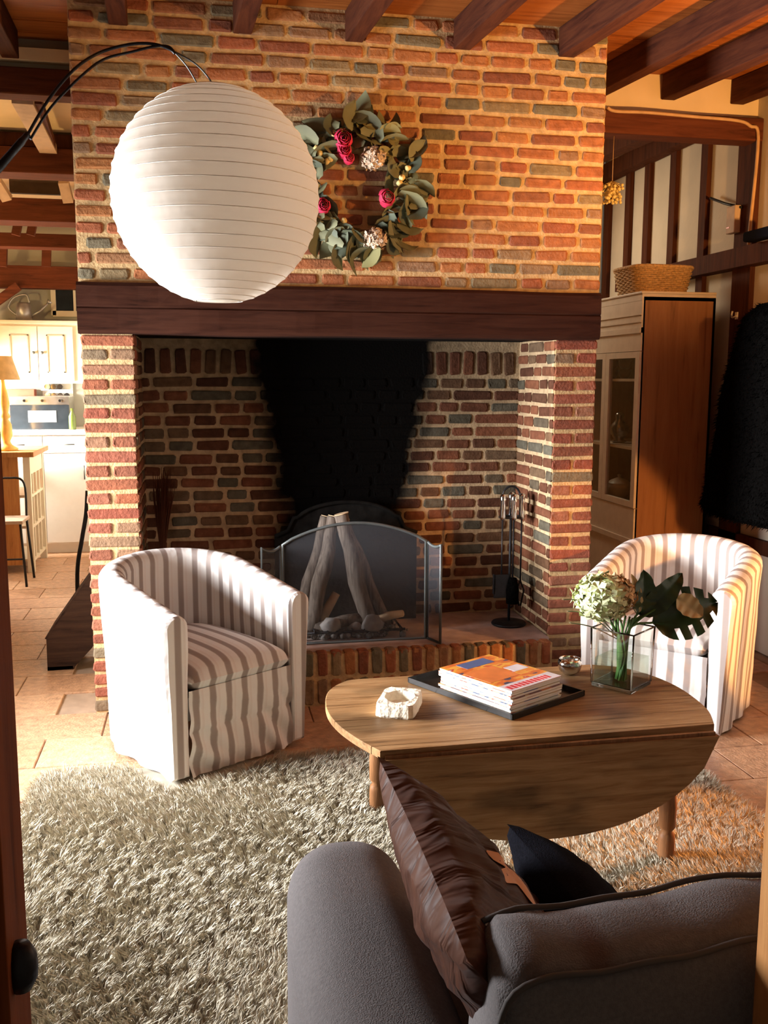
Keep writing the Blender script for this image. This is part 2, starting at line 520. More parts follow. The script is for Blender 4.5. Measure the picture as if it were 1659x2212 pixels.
# ------------------------------------------------------------------ mesh helpers
class MB:
    def __init__(s):
        s.v, s.f, s.uv, s.sm = [], [], [], []

    def add(s, vs, fs, uvs=None, smooth=False):
        o = len(s.v)
        s.v += [tuple(v) for v in vs]
        s.f += [tuple(i + o for i in f) for f in fs]
        s.uv += list(uvs) if uvs else [(0, 0)] * len(vs)
        s.sm += [smooth] * len(fs)
        return s

    def box(s, x0, x1, y0, y1, z0, z1, M=None, bev=0.0):
        if bev > 0:
            b = bev
            vs, fs = bev_box(x0, x1, y0, y1, z0, z1, b)
        else:
            vs = [(x, y, z) for x in (x0, x1) for y in (y0, y1) for z in (z0, z1)]
            fs = [(0, 1, 3, 2), (4, 6, 7, 5), (0, 4, 5, 1), (2, 3, 7, 6), (0, 2, 6, 4), (1, 5, 7, 3)]
        if M is not None:
            vs = [M @ Vector(v) for v in vs]
        return s.add(vs, fs)

    def beam(s, a, b, w, h, up=(0, 0, 1)):
        """box between two points with width w (sideways) and height h (along up)"""
        a, b = Vector(a), Vector(b)
        d = (b - a).normalized()
        side = d.cross(Vector(up)).normalized()
        u = side.cross(d).normalized()
        vs = []
        for p in (a, b):
            for i, j in ((-1, -1), (1, -1), (1, 1), (-1, 1)):
                vs.append(p + side * (w / 2 * i) + u * (h / 2 * j))
        return s.add(vs, [(0, 1, 2, 3), (7, 6, 5, 4), (0, 4, 5, 1), (1, 5, 6, 2), (2, 6, 7, 3), (3, 7, 4, 0)])

    def tube(s, pts, r, n=10, cap=True, smooth=True):
        pts = [Vector(p) for p in pts]
        rs = r if isinstance(r, (list, tuple)) else [r] * len(pts)
        vs, fs = [], []
        t0 = (pts[1] - pts[0]).normalized()
        ref = Vector((0, 0, 1)) if abs(t0.z) < 0.9 else Vector((1, 0, 0))
        nrm = t0.cross(ref).normalized()
        for i, p in enumerate(pts):
            if i == 0:
                t = t0
            elif i == len(pts) - 1:
                t = (pts[i] - pts[i - 1]).normalized()
            else:
                t = ((pts[i + 1] - pts[i]).normalized() + (pts[i] - pts[i - 1]).normalized())
                t = t.normalized() if t.length > 1e-6 else t0
            nrm = (nrm - t * nrm.dot(t)).normalized()
            bn = t.cross(nrm)
            for k in range(n):
                a = 2 * math.pi * k / n
                vs.append(p + (nrm * math.cos(a) + bn * math.sin(a)) * rs[i])
        for i in range(len(pts) - 1):
            for k in range(n):
                k2 = (k + 1) % n
                fs.append((i * n + k, i * n + k2, (i + 1) * n + k2, (i + 1) * n + k))
        s.add(vs, fs, smooth=smooth)
        if cap:
            o = len(s.v) - len(vs)
            s.f.append(tuple(o + k for k in reversed(range(n))))
            s.f.append(tuple(o + (len(pts) - 1) * n + k for k in range(n)))
            s.sm += [False, False]
        return s

    def lathe(s, prof, n=24, c=(0, 0, 0), smooth=True, sx=1.0, sy=1.0):
        vs, fs = [], []
        for r, z in prof:
            for k in range(n):
                a = 2 * math.pi * k / n
                vs.append((c[0] + r * math.cos(a) * sx, c[1] + r * math.sin(a) * sy, c[2] + z))
        for i in range(len(prof) - 1):
            for k in range(n):
                k2 = (k + 1) % n
                fs.append((i * n + k, i * n + k2, (i + 1) * n + k2, (i + 1) * n + k))
        return s.add(vs, fs, smooth=smooth)

    def prism(s, poly, a, b, axis=1):
        """polygon (two other coords) extruded along axis from a to b"""
        def mk(p, t):
            l = list(p)
            l.insert(axis, t)
            return tuple(l)
        n = len(poly)
        vs = [mk(p, a) for p in poly] + [mk(p, b) for p in poly]
        fs = [tuple(range(n)), tuple(reversed(range(n, 2 * n)))]
        fs += [(i, i + n, (i + 1) % n + n, (i + 1) % n) for i in range(n)]
        return s.add(vs, fs)

    def blob(s, c, r, seed=0, amp=0.2, freq=2.0, sub=2, scale=(1, 1, 1)):
        bm = bmesh.new()
        bmesh.ops.create_icosphere(bm, subdivisions=sub, radius=1)
        vs = []
        for v in bm.verts:
            k = 1 + amp * noise.noise(v.co * freq + Vector((seed * 3.1, seed, 0)))
            vs.append(Vector(c) + Vector((v.co.x * scale[0], v.co.y * scale[1], v.co.z * scale[2])) * r * k)
        bm.verts.index_update()
        fs = [tuple(v.index for v in f.verts) for f in bm.faces]
        bm.free()
        return s.add(vs, fs, smooth=True)

    def mesh(s, name):
        me = bpy.data.meshes.new(name)
        me.from_pydata(s.v, [], s.f)
        me.polygons.foreach_set('use_smooth', s.sm)
        if any(u != (0, 0) for u in s.uv):
            l = me.uv_layers.new(name='UVMap')
            idx = np.zeros(len(me.loops), dtype=np.int32)
            me.loops.foreach_get('vertex_index', idx)
            l.data.foreach_set('uv', np.array(s.uv, dtype=np.float32)[idx].ravel())
        me.update()
        return me


def bev_box(x0, x1, y0, y1, z0, z1, b):
    bm = bmesh.new()
    bmesh.ops.create_cube(bm, size=1)
    for v in bm.verts:
        v.co = Vector(((x0 + x1) / 2 + v.co.x * (x1 - x0), (y0 + y1) / 2 + v.co.y * (y1 - y0), (z0 + z1) / 2 + v.co.z * (z1 - z0)))
    bmesh.ops.bevel(bm, geom=bm.edges[:], offset=b, segments=3, profile=0.5, affect='EDGES')
    bm.verts.index_update()
    vs = [tuple(v.co) for v in bm.verts]
    fs = [tuple(v.index for v in f.verts) for f in bm.faces]
    bm.free()
    return vs, fs


def tag(o, label=None, cat=None, group=None, kind=None):
    if label:
        o['label'] = label
    if cat:
        o['category'] = cat
    if group:
        o['group'] = group
    if kind:
        o['kind'] = kind
    return o


def empty(name, loc=(0, 0, 0), rz=0.0, label=None, cat=None, group=None, kind=None):
    o = bpy.data.objects.new(name, None)
    COL.objects.link(o)
    o.empty_display_size = 0.1
    o.location = loc
    o.rotation_euler = (0, 0, rz)
    return tag(o, label, cat, group, kind)


def origin_of(p):
    t = Vector((0, 0, 0))
    while p is not None:
        t += Vector(p.location)
        p = p.parent
    return t


def obj(name, mb, mat, parent=None, world=False, mesh=None, **tags):
    """world=True: the mesh was built in world coordinates (parents unrotated) and is moved to the parent's frame"""
    me = mesh or mb.mesh(name)
    if mesh is None:
        if world:
            me.transform(Matrix.Translation(-origin_of(parent)) if parent else Matrix())
        for mm in (mat if isinstance(mat, (list, tuple)) else [mat]):
            me.materials.append(mm)
    o = bpy.data.objects.new(name, me)
    COL.objects.link(o)
    if parent is not None:
        o.parent = parent
    if world and parent is None and mesh is None:      # put a top-level mesh's origin at its base
        co = np.array([v.co for v in me.vertices])
        c = Vector((co[:, 0].mean(), co[:, 1].mean(), co[:, 2].min()))
        me.transform(Matrix.Translation(-c))
        o.location = c
    return tag(o, **tags)


def fix_normals(o):
    bm = bmesh.new()
    bm.from_mesh(o.data)
    bmesh.ops.recalc_face_normals(bm, faces=bm.faces)
    bm.to_mesh(o.data)
    bm.free()


# ------------------------------------------------------------------ bricks
def brick_mesh(L, H, seed, mat, D=0.007):
    r = random.Random(seed)
    b = 0.006
    cxr = .5 - .007 / L
    ring = [(-.5, -.30), (-cxr, -.5), (cxr, -.5), (.5, -.30), (.5, .30), (cxr, .5), (-cxr, .5), (-.5, .30)]
    j = lambda a: r.uniform(-a, a) * 1.25
    base = [(x * L + j(.0025), z * H + j(.0022)) for x, z in ring]
    vs = [(x, 0.012, z) for x, z in base]
    vs += [(x, -D * 0.55, z) for x, z in base]
    vs += [(x - math.copysign(b, x) * (abs(x) > L * .3) + j(.001), -D + j(.0015), z - math.copysign(b, z) * (abs(z) > H * .3) + j(.001)) for x, z in base]
    fs = []
    for k in range(2):
        for i in range(8):
            i2 = (i + 1) % 8
            fs.append((k * 8 + i, k * 8 + i2, (k + 1) * 8 + i2, (k + 1) * 8 + i))
    fs.append(tuple(range(16, 24)))
    me = bpy.data.meshes.new('brick')
    me.from_pydata(vs, [], fs)
    me.materials.append(mat)
    me.update()
    return me


BRICK_CACHE = {}


def get_brick(L, H, mat):
    Lq, Hq = round(L / 0.02) * 0.02, round(H, 3)
    k = (Lq, Hq, mat.name, random.randrange(4))
    if k not in BRICK_CACHE:
        BRICK_CACHE[k] = brick_mesh(Lq, Hq, len(BRICK_CACHE) + 11, mat)
    return BRICK_CACHE[k], Lq


def lay_row(width, lengths, joint, start_offset=0.0):
    out, x = [], -start_offset
    while x < width - 0.03:
        L = random.choice(lengths) * random.uniform(0.95, 1.05)
        a, b = max(0, x), min(width, x + L)
        if width - b < 0.05:
            b = width
        if b - a > 0.03:
            out.append((a, b))
        x = b + joint if b < width else width
    return out


def brick_panel(parent, org, u, width, z0, z1, pitch, mat, lengths, joint=0.020, rows=None, H=None, skip=None, stuff=None, wob=0.002):
    """u: unit direction along the wall (world XY); bricks stand proud on the side left of... -normal"""
    u = Vector(u).normalized()
    ang = math.atan2(u.y, u.x)
    n = int(round((z1 - z0) / pitch))
    H = H or pitch - 0.0185
    po = origin_of(parent)
    stuff_mb = MB()
    for i in range(n):
        zc = z0 + (i + 0.5) * (z1 - z0) / n
        segs = rows(i, width) if rows else lay_row(width, lengths, joint, random.uniform(0, 0.12))
        for a, b in segs:
            c = (a + b) / 2
            p = Vector(org) + u * c
            p.z = zc + wob * math.sin(c * 3 + i * 1.3) + random.uniform(-.0015, .0015)
            if skip and skip(p):
                continue
            me, Lq = get_brick(b - a, H, mat)
            rot = Euler((random.uniform(-.02, .02), random.uniform(-.012, .012), ang))
            if stuff and stuff(p):
                M = Matrix.Translation(p - po) @ rot.to_matrix().to_4x4() @ Matrix.Diagonal(((b - a) / Lq, 1, 1, 1))
                stuff_mb.add([M @ v.co for v in me.vertices], [tuple(f.vertices) for f in me.polygons])
                continue
            o = bpy.data.objects.new('brick', me)
            COL.objects.link(o)
            o.parent = parent
            o.location = p - po
            o.rotation_euler = rot
            o.scale = ((b - a) / Lq, 1, random.uniform(.96, 1.04))
    if stuff_mb.v:
        obj('sooted_bricks', stuff_mb, mat, parent, kind='stuff')


# ================================================================== STRUCTURE
FY = 4.29          # chimney face
CX0, CX1 = -0.49, 1.86
P = 0.0625

# floor: slab with terracotta tiles laid in a running bond
fl = obj('floor', MB().box(-3.2, 3.1, -0.2, 9.2, -0.10, -0.008), M_GROUT, None, world=True,
         label='terracotta tiled floor running through to the kitchen', kind='structure')
fo = origin_of(fl)
TW, TD, tg = 0.45, 0.30, 0.006
tile_me = []
for s in range(4):
    r = random.Random(s + 50)
    mb = MB()
    vs, fs = bev_box(-TW / 2 + tg / 2, TW / 2 - tg / 2, -TD / 2 + tg / 2, TD / 2 - tg / 2, -0.012, 0.0, 0.0028)
    mb.add([(x, y, z + (r.uniform(-.0006, .0006) if z > -0.001 else 0)) for x, y, z in vs], fs)
    me = mb.mesh('tile')
    me.materials.append(M_TILE)
    tile_me.append(me)
ty = 0.55
row = 0
cnt = 0
while ty < 9.1:
    off = 0.225 if row % 2 else 0.0
    tx = -2.46 + off
    while tx < 2.9:
        inside = (CX0 - .15 < tx < 1.72 and ty > 4.35) or (-0.45 < tx < 1.55 and 1.0 < ty < 3.4) or (tx < -.95 and ty < 3.3) or (tx > 1.9 and ty > 5.1) or tx > 2.75
        vis = (tx < -0.2 and tx > -2.0 and ty > 3.2) or (tx > 1.0 and ty < 5.2) or (3.3 < ty < 4.3)
        if vis and not inside and (tx < 0 or ty < 6.6):
            o = bpy.data.objects.new('tile', random.choice(tile_me))
            COL.objects.link(o)
            o.parent = fl
            o.location = Vector((tx, ty, 0)) - fo
            cnt += 1
        tx += TW
    ty += TD
    row += 1
print('tiles', cnt)

# chimney breast above the mantel
breast = obj('wall_chimney_breast', MB().box(CX0, CX1, FY, 5.0, 1.90, 3.12), M_MORT, None, world=True,
             label='chimney breast of mixed red, orange and grey bricks above the mantel beam', kind='structure')
brick_panel(breast, (CX0, FY, 0), (1, 0, 0), CX1 - CX0, 1.905, 3.06, P, M_BRICK, [0.21, 0.10, 0.15, 0.21, 0.105, 0.17, 0.12])


def pill_rows(i, wd):
    return [(0.0, wd)] if i % 2 == 0 else [(0.0, wd * 0.47), (wd * 0.53, wd)]


lp = obj('wall_chimney_left_pier', MB().box(CX0 + .004, -0.275, FY, 5.0, 0, 1.69), M_MORT, None, world=True,
         label='left brick pier of the fireplace, beside the kitchen passage', kind='structure')
brick_panel(lp, (CX0, FY, 0), (1, 0, 0), 0.22, 0.0, 1.69, P, M_BRICK_P, None, rows=pill_rows)
brick_panel(lp, (-0.27, FY, 0), (0, 1, 0), 0.10, 0.26, 1.69, P, M_BRICK_P, [0.1])
rp_ = obj('wall_chimney_right_pier', MB().box(1.655, CX1 - .004, FY, 5.0, 0, 1.69), M_MORT, None, world=True,
          label='right brick pier of the fireplace, beside the display cabinet', kind='structure')
brick_panel(rp_, (1.65, FY, 0), (1, 0, 0), 0.21, 0.0, 1.69, P, M_BRICK_P, None, rows=pill_rows)
FB = 4.80
fb = obj('wall_firebox_back', MB().box(-0.30, 1.68, FB, 5.0, 0.0, 1.9), M_MORT_F, None, world=True,
         label='brick back wall of the fireplace with a black soot stain', kind='structure')
IL = [0.10, 0.115, 0.15, 0.10, 0.12, 0.19]


def is_soot(p):
    return abs(p.x - 0.725) < 0.30 + 0.18 * (p.z - 0.89) and p.z > 0.3


brick_panel(fb, (-0.27, FB, 0), (1, 0, 0), 1.92, 0.26, 1.51, P, M_BRICK_F, IL, joint=0.02, H=0.046, stuff=is_soot)
# soldier course on top
for k in range(26):
    x = -0.23 + k * 0.073
    p = Vector((x, FB, 1.58))
    if abs(x - 0.725) < 0.42:
        continue
    me, Lq = get_brick(0.12, 0.052, M_BRICK_F)
    o = bpy.data.objects.new('brick', me)
    COL.objects.link(o)
    o.parent = fb
    o.location = p - origin_of(fb)
    o.rotation_euler = (0, R(90 + random.uniform(-4, 4)), 0)
fr = obj('wall_firebox_right', MB().box(1.652, 1.70, FY + .01, FB, 0.2, 1.69), M_MORT_F, None, world=True,
         label='right inner side wall of the fireplace', kind='structure')
brick_panel(fr, (1.652, FB, 0), (0, -1, 0), FB - FY, 0.26, 1.69, P, M_BRICK_F, [0.10, 0.13, 0.2], joint=0.016)
fl2 = obj('wall_firebox_left', MB().box(-0.32, -0.272, FY + .11, FB, 0.2, 1.69), M_MORT_F, None, world=True,
          label='left inner side wall of the fireplace', kind='structure')
brick_panel(fl2, (-0.272, FY + .11, 0), (0, 1, 0), FB - FY - .11, 0.26, 1.69, P, M_BRICK_F, [0.10, 0.13, 0.2], joint=0.016)
obj('ceiling_flue', MB().box(-0.3, 1.68, FY + .05, 5.0, 1.69, 1.90), M_CAST, None, world=True, label='dark flue opening above the firebox', kind='structure')

# mantel beam: rough-hewn, slightly uneven
mb = MB()
nx, prof = 28, []
vs, fs = [], []
for i in range(nx + 1):
    t = i / nx
    x = CX0 - 0.005 + t * (CX1 - CX0 + 0.0)
    wv = 0.006 * noise.noise(Vector((t * 7, 0, 0)))
    wz = 0.007 * noise.noise(Vector((t * 5, 4, 0)))
    ring = [(FY - .035 + wv, 1.685 + wz), (FY - .045 + wv, 1.70 + wz), (FY - .047 + wv * 2, 1.79), (FY - .040 + wv, 1.796), (FY - .047 - wv, 1.802), (FY - .045 + wv, 1.885 + wz), (FY - .033, 1.90 + wz), (FY + .12, 1.90 + wz), (FY + .12, 1.685 + wz)]
    vs += [(x, y, z) for y, z in ring]
k = len(ring)
for i in range(nx):
    for j in range(k):
        fs.append((i * k + j, i * k + (j + 1) % k, (i + 1) * k + (j + 1) % k, (i + 1) * k + j))
fs += [tuple(range(k)), tuple(nx * k + j for j in reversed(range(k)))]
mb.add(vs, fs)
fix_normals(obj('trim_1', mb, wood('mantel_oak', (0.034, 0.011, 0.006), (0.050, 0.017, 0.009), 0, 0.85, spec=0.08), None, world=True, label='long dark oak mantel beam over the fireplace opening', kind='structure'))

# hearth step
HX0, HX1, HY, HZ = -0.265, 1.645, 4.19, 0.255
he = obj('floor_hearth', MB().box(HX0, HX1, HY + .012, FB, 0.0, HZ - .012), M_MORT, None, world=True,
         label='raised brick hearth step in front of the firebox', kind='structure')
obj('hearth_slab', MB().box(HX0, HX1, HY + .06, FB, HZ - .012, HZ + .003), M_HSLAB, he, world=True)
ho = origin_of(he)
nb = 30
for rz_, (za, zb) in enumerate(((0.010, 0.125), (0.142, 0.252))):
    for k in range(nb):
        x = HX0 + (k + .5) * (HX1 - HX0) / nb
        me, Lq = get_brick(zb - za, 0.043, M_BRICK)
        o = bpy.data.objects.new('brick', me)
        COL.objects.link(o)
        o.parent = he
        o.location = Vector((x, HY + .012, (za + zb) / 2)) - ho
        o.rotation_euler = (0, R(90) + random.uniform(-.02, .02), 0)
        o.scale = ((zb - za) / Lq, 1, random.uniform(.9, 1.08))
for k in range(nb):      # bricks on the top edge (the rounded nosing)
    x = HX0 + (k + .5) * (HX1 - HX0) / nb
    me, Lq = get_brick(0.06, 0.045, M_BRICK)
    o = bpy.data.objects.new('brick', me)
    COL.objects.link(o)
    o.parent = he
    o.location = Vector((x, HY + .036, HZ - .010)) - ho
    o.rotation_euler = Euler((R(-90), 0, 0)).to_matrix().to_4x4().to_euler()
    o.rotation_euler = (Matrix.Rotation(R(-90), 4, 'X') @ Matrix.Rotation(R(90), 4, 'Y')).to_euler()
    o.scale = (0.062 / Lq, 1, 1)

# ------------------------------------------------------------------ living-room ceiling: joists and boards, slightly sagging towards the camera
ce = empty('ceiling', (0, FY, 3.065), label='pine board ceiling carried on dark oak joists', kind='structure')
tilt = math.atan(0.0566)
ce.rotation_euler = (tilt, 0, 0)
yw = R(2.3)
bd = 0.19
y = -3.9
while y < 0.72:
    x0, x1 = -3.2, 3.0
    cut = random.uniform(-0.8, 1.6)
    for a, b_ in ((x0, cut), (cut + .003, x1)):
        z = random.uniform(-.002, .002)
        obj('board', MB().box(a, b_, y + .002, y + bd - .002, z, z + .022), M_PLANK, ce)
    y += bd
JX = [-1.30, -0.84, -0.33, 0.178, 0.655, 1.137, 1.627, 2.09, 2.48, 2.885]
for x in JX:
    wj = 0.078
    y1 = 0.0 if CX0 < x < CX1 - .05 else 0.64
    mbj = MB()
    vs, fs = bev_box(x, x + wj, -3.9, y1 + (0.02 if y1 == 0 else 0), -0.125, 0.0, 0.005)
    sh = lambda v: (v[0] + (-v[1]) * 0.04, v[1], v[2])
    mbj.add([sh(v) for v in vs], fs)
    obj('joist', mbj, M_BEAM_Y, ce)

# ledger beam right of the chimney, infill above it
Xw = 3.03
LY = 4.88
wr = empty('wall_right', (Xw, 4.5, 0), label='timber-framed right wall with cream plaster between dark studs', kind='structure')
obj('plaster', MB().box(Xw, Xw + .1, 0.4, 6.95, 0, 3.3), M_PLASTER, wr, world=True)
for px in (1318, 1362, 1403, 1458, 1525, 1612):
    p = atX(px, 420, Xw)
    wd = 0.055 if px != 1612 else 0.13
    o = obj('stud', MB().box(Xw - .03, Xw + .01, p.y - wd, p.y + wd * .4, 0, 2.98 if px < 1600 else 2.86), M_POST, wr, world=True)
for Y in (4.35, 3.9, 3.45, 3.0, 2.5, 2.0, 1.4, .8):
    obj('stud', MB().box(Xw - .03, Xw + .01, Y, Y + .09, 0, 2.7), M_POST, wr, world=True)
zr = atX(1560, 575, Xw - .05).z
obj('rail', MB().box(Xw - .09, Xw + .01, 0.6, 6.5, zr - .03, zr + .075), M_POST, wr, world=True)
a, b_ = atX(1318, 372, Xw - .06), atX(1500, 282, Xw - .06)
obj('wall_plate', MB().beam(a + (a - b_) * .2, b_ + (b_ - a) * .1, .09, .11), M_POST, wr, world=True)
a, b_ = atX(1318, 318, Xw - .30), atX(1440, 262, Xw - .30)
obj('purlin', MB().beam(a + (a - b_) * .3, b_ + (b_ - a) * .15, .10, .12), M_POST, wr, world=True)
obj('horizontal_stud', MB().box(Xw - .03, Xw + .01, 4.0, 6.5, 0.55, 0.63), M_POST, wr, world=True)

lb = empty('trim_2', (2.4, LY, 2.8), label='dark oak cross beam between the chimney and the right wall', kind='structure')
zA = atY(1400, 240, LY).z
zB = atY(1500, 297, LY).z
obj('beam', MB().box(1.86, Xw + .02, LY, LY + .13, zB, zA, bev=.008), M_BEAM, lb, world=True)
obj('infill_plaster', MB().box(1.86, Xw, LY + .06, LY + .1, zA, 3.4), M_PLASTER_W, lb, world=True)
obj('wall_far_right', MB().box(1.5, 3.0, 6.9, 7.0, 0, 3.3), M_PLASTER, None, world=True, label='cream plaster end wall behind the display cabinet', kind='structure')
obj('ceiling_far_right', MB().box(1.86, 3.0, LY + .14, 7.0, 3.16, 3.2), M_PLASTER, None, world=True, label='pale ceiling beyond the cross beam', kind='structure')
obj('wall_chimney_return', MB().box(CX1 - .1, CX1 - .006, 5.0, 7.0, 0, 3.2), M_MORT, None, world=True, label='side return behind the chimney', kind='structure')

# ------------------------------------------------------------------ kitchen passage on the left
KY = 9.0
obj('wall_back', MB().box(-3.2, -0.3, KY, KY + .1, 0, 3.1), M_KWALL, None, world=True, label='grey-green back wall of the kitchen', kind='structure')
obj('wall_passage_right', MB().box(-0.45, -0.35, 5.0, KY, 0, 3.1), M_PLASTER, None, world=True, label='plaster wall behind the chimney', kind='structure')
obj('ceiling_kitchen', MB().box(-3.2, -0.3, 5.0, KY + .1, 2.995, 3.05), M_PLASTER_W, None, world=True, label='warm plaster ceiling between the kitchen beams', kind='structure')
kb = empty('ceiling_kitchen_beams', (-1.2, 5, 2.8), label='row of dark oak cross beams over the kitchen passage', kind='structure')


def kbeam(Y, ya, yb, dep, mat=M_BEAM, x0=-3.2, x1=-0.36):
    za, zb = atY(80, ya, Y).z, atY(80, yb, Y).z
    obj('beam', MB().box(x0, x1, Y, Y + dep, zb, za, bev=.006), mat, kb, world=True)
    return za, zb


kbeam(5.0, 146, 205, .12)
obj('infill_plaster', MB().box(-3.2, -0.36, 5.06, 5.1, 2.94, 3.3), M_KWALL, kb, world=True)
kbeam(6.3, 318, 374, .22)
kbeam(6.36, 287, 318, .1, M_POST)
kbeam(7.4, 428, 478, .26)
kbeam(8.1, 504, 534, .18)
kbeam(8.75, 574, 622, .16)
# pale struts between the beams, and short posts in the gaps
obj('strut', MB().beam(atY(48, 213, 5.14), atY(104, 322, 6.26), .05, .10, (1, 0, 0)), M_PALEW, kb, world=True)
obj('strut', MB().beam(atY(76, 213, 5.20), atY(112, 322, 6.32), .05, .06, (1, 0, 0)), M_BEAM, kb, world=True)
obj('strut', MB().beam(atY(-8, 392, 7.2), atY(16, 430, 7.3), .05, .07, (1, 0, 0)), M_PALEW, kb, world=True)
obj('strut', MB().beam(atY(137, 392, 7.2), atY(148, 435, 7.3), .05, .07, (1, 0, 0)), M_PALEW, kb, world=True)
for px_, py_ in ((36, 493), (68, 493)):
    obj('strut', MB().beam(atY(px_ + 4, 478, 8.0), atY(px_ - 2, 508, 8.0), .05, .06, (1, 0, 0)), M_BEAM, kb, world=True)
for px_ in (5, 100):
    obj('strut', MB().beam(atY(px_ + 1, 534, 8.6), atY(px_, 576, 8.6), .05, .07, (1, 0, 0)), M_BEAM, kb, world=True)
obj('brace', MB().beam(atY(-30, 668, 8.7), atY(40, 618, 8.7), .06, .07), M_BEAM, kb, world=True)
# vent slot seen between the second and third beams
obj('slot', MB().box(atY(20, 400, 7.6).x, atY(128, 400, 7.6).x, 7.6, 7.65, 2.84, 2.95), M_CABIN, kb, world=True)

# left wall with a window out of frame (daylight comes through it)
wl = obj('wall_left', MB().box(-2.50, -2.40, 0.2, 1.2, 0, 3.2).box(-2.50, -2.40, 3.2, 9.1, 0, 0.9).box(-2.50, -2.40, 4.3, 6.4, 0.9, 3.2).box(-2.50, -2.40, 8.5, 9.1, 0.9, 3.2)
         .box(-2.50, -2.40, 1.2, 3.2, 0, 0.5).box(-2.50, -2.40, 1.2, 8.5, 2.45, 3.2), M_PLASTER, None, world=True, label='left wall with the window openings', kind='structure')

# door posts the picture is taken between
p = atY(69, 2212, 1.0)
dl = empty('door_1', (p.x, .95, 0), label='dark reddish-brown door post at the left edge', kind='structure')
obj('post', MB().box(p.x - .11, p.x, .9, 1.0, 0, 2.6, bev=.0015), wood('door_post_red_brown', (0.16, 0.040, 0.011), (0.21, 0.058, 0.016), 2, 0.7, spec=0.05), dl, world=True)
mb = MB()
q = atY(72, 2085, .93)
mb.lathe([(0, -.026), (.010, -.024), (.016, -.012), (.017, 0), (.016, .012), (.010, .024), (0, .026)], 16, (q.x - .012, .93, q.z))
obj('latch_knob', mb, M_IRON, dl, world=True, label='small dark rounded latch on the post edge')
p = atY(1621, 2212, 0.98)
obj('door_2', MB().box(p.x, p.x + .10, 0.88, .98, 0, 2.6, bev=.005), M_PINE, None, world=True, label='orange-lit pine post at the lower right edge', kind='structure')

# ================================================================== FIREPLACE THINGS
# fireback plate with stepped arched top
t = empty('fireback', (.725, 4.72, .26), label='black cast-iron arched fireback plate behind the fire screen', cat='fireback')
top = []
for i in range(21):
    u = -1 + 2 * i / 20
    x = u * .25
    top.append((x, .50 + .12 * math.sqrt(max(0, 1 - (u * .92) ** 2))))
poly = [(-.365, 0), (-.365, .455), (-.30, .48), (-.27, .545)] + [(x, z) for x, z in top] + [(.27, .545), (.30, .48), (.365, .455), (.365, 0)]
obj('plate', MB().prism(poly, 0, .03), M_CAST, t)
rim = [(x, -.004, z) for x, z in poly[1:-1]]
obj('raised_rim', MB().tube(rim, .011, 6), M_CAST, t)

# fire screen: three gauze panels in a metal frame
t = empty('fire_screen', (.70, 4.33, .262), label='three-fold wire fire screen with arched centre panel on the hearth', cat='fire screen')


def screen_panel(x0, x1, zs, arch, y0=0.0, y1=0.0, nm='center_panel'):
    pts = []
    for i in range(17):
        u = i / 16
        pts.append((x0 + (x1 - x0) * u, y0 + (y1 - y0) * u, zs + arch * math.sin(math.pi * u) ** .8 if arch > 0 else zs + arch * (u - u * u) * 4))
    loop = [(x0, y0, 0.0)] + pts + [(x1, y1, 0.0)]
    f = obj('panel_frame', MB().tube(loop + [loop[0]], .0075, 8), M_PEWTER, t)
    n = len(loop)
    mbg = MB().add(loop, [tuple(range(n))])
    obj('gauze', mbg, M_GAUZE, f)
    return f


screen_panel(-.335, .345, .475, .095)
screen_panel(-.435, -.345, .47, -.02, -.045, 0.0)
screen_panel(.355, .395, .47, -.015, 0.0, -.16 + .06)
# second thin bar under the top of the centre arch
# logs stood on end, leaning together, and small logs and ash below
M_logs = [((.44, 4.50, .27), (.60, 4.56, .83), .030, 'slim grey log leaning right behind the fire screen, leftmost of the pile'),
          ((.50, 4.46, .27), (.635, 4.52, .835), .036, 'thick grey log leaning right, second from the left of the pile'),
          ((.80, 4.47, .27), (.665, 4.50, .85), .040, 'thickest grey log leaning left at the middle of the pile'),
          ((.90, 4.55, .27), (.70, 4.60, .80), .026, 'thin brown log leaning left, rightmost of the upright logs')]
for a, b_, r_, lab in M_logs:
    a, b_ = Vector(a), Vector(b_)
    d = b_ - a
    o = empty('log', a, 0, lab, 'log', 'logs stood on end in the fireplace')
    pts = [d * (i / 7) + Vector((.006 * math.sin(i * 1.7), .004 * math.cos(i * 2.1), 0)) for i in range(8)]
    obj('bark', MB().tube(pts, [r_ * (1.08 - .1 * math.sin(i * 1.3) - .02 * i) for i in range(8)], 12), M_BARK, o)
    obj('cut_end', MB().tube([d, d + d.normalized() * .004], r_ * .9, 12), M_CUTWOOD, o)
for a, b_, r_, lab, mm in [((.55, 4.47, .31), (.64, 4.50, .46), .022, 'short pale split stick leaning between the upright logs', M_CUTWOOD),
                           ((.56, 4.44, .31), (.78, 4.48, .34), .028, 'round grey log lying flat at the foot of the pile', M_BARK),
                           ((.82, 4.44, .33), (.97, 4.50, .345), .020, 'pale split log lying flat at the right of the pile', M_CUTWOOD),
                           ((.45, 4.50, .30), (.62, 4.40, .31), .024, 'dark log lying flat at the left of the pile', M_BARK)]:
    a, b_ = Vector(a), Vector(b_)
    obj('log', MB().tube([a, a.lerp(b_, .5) + Vector((0, 0, .006)), b_], [r_, r_ * 1.1, r_ * .9], 9), mm, None, world=True, label=lab, cat='log', group='small logs at the foot of the pile')
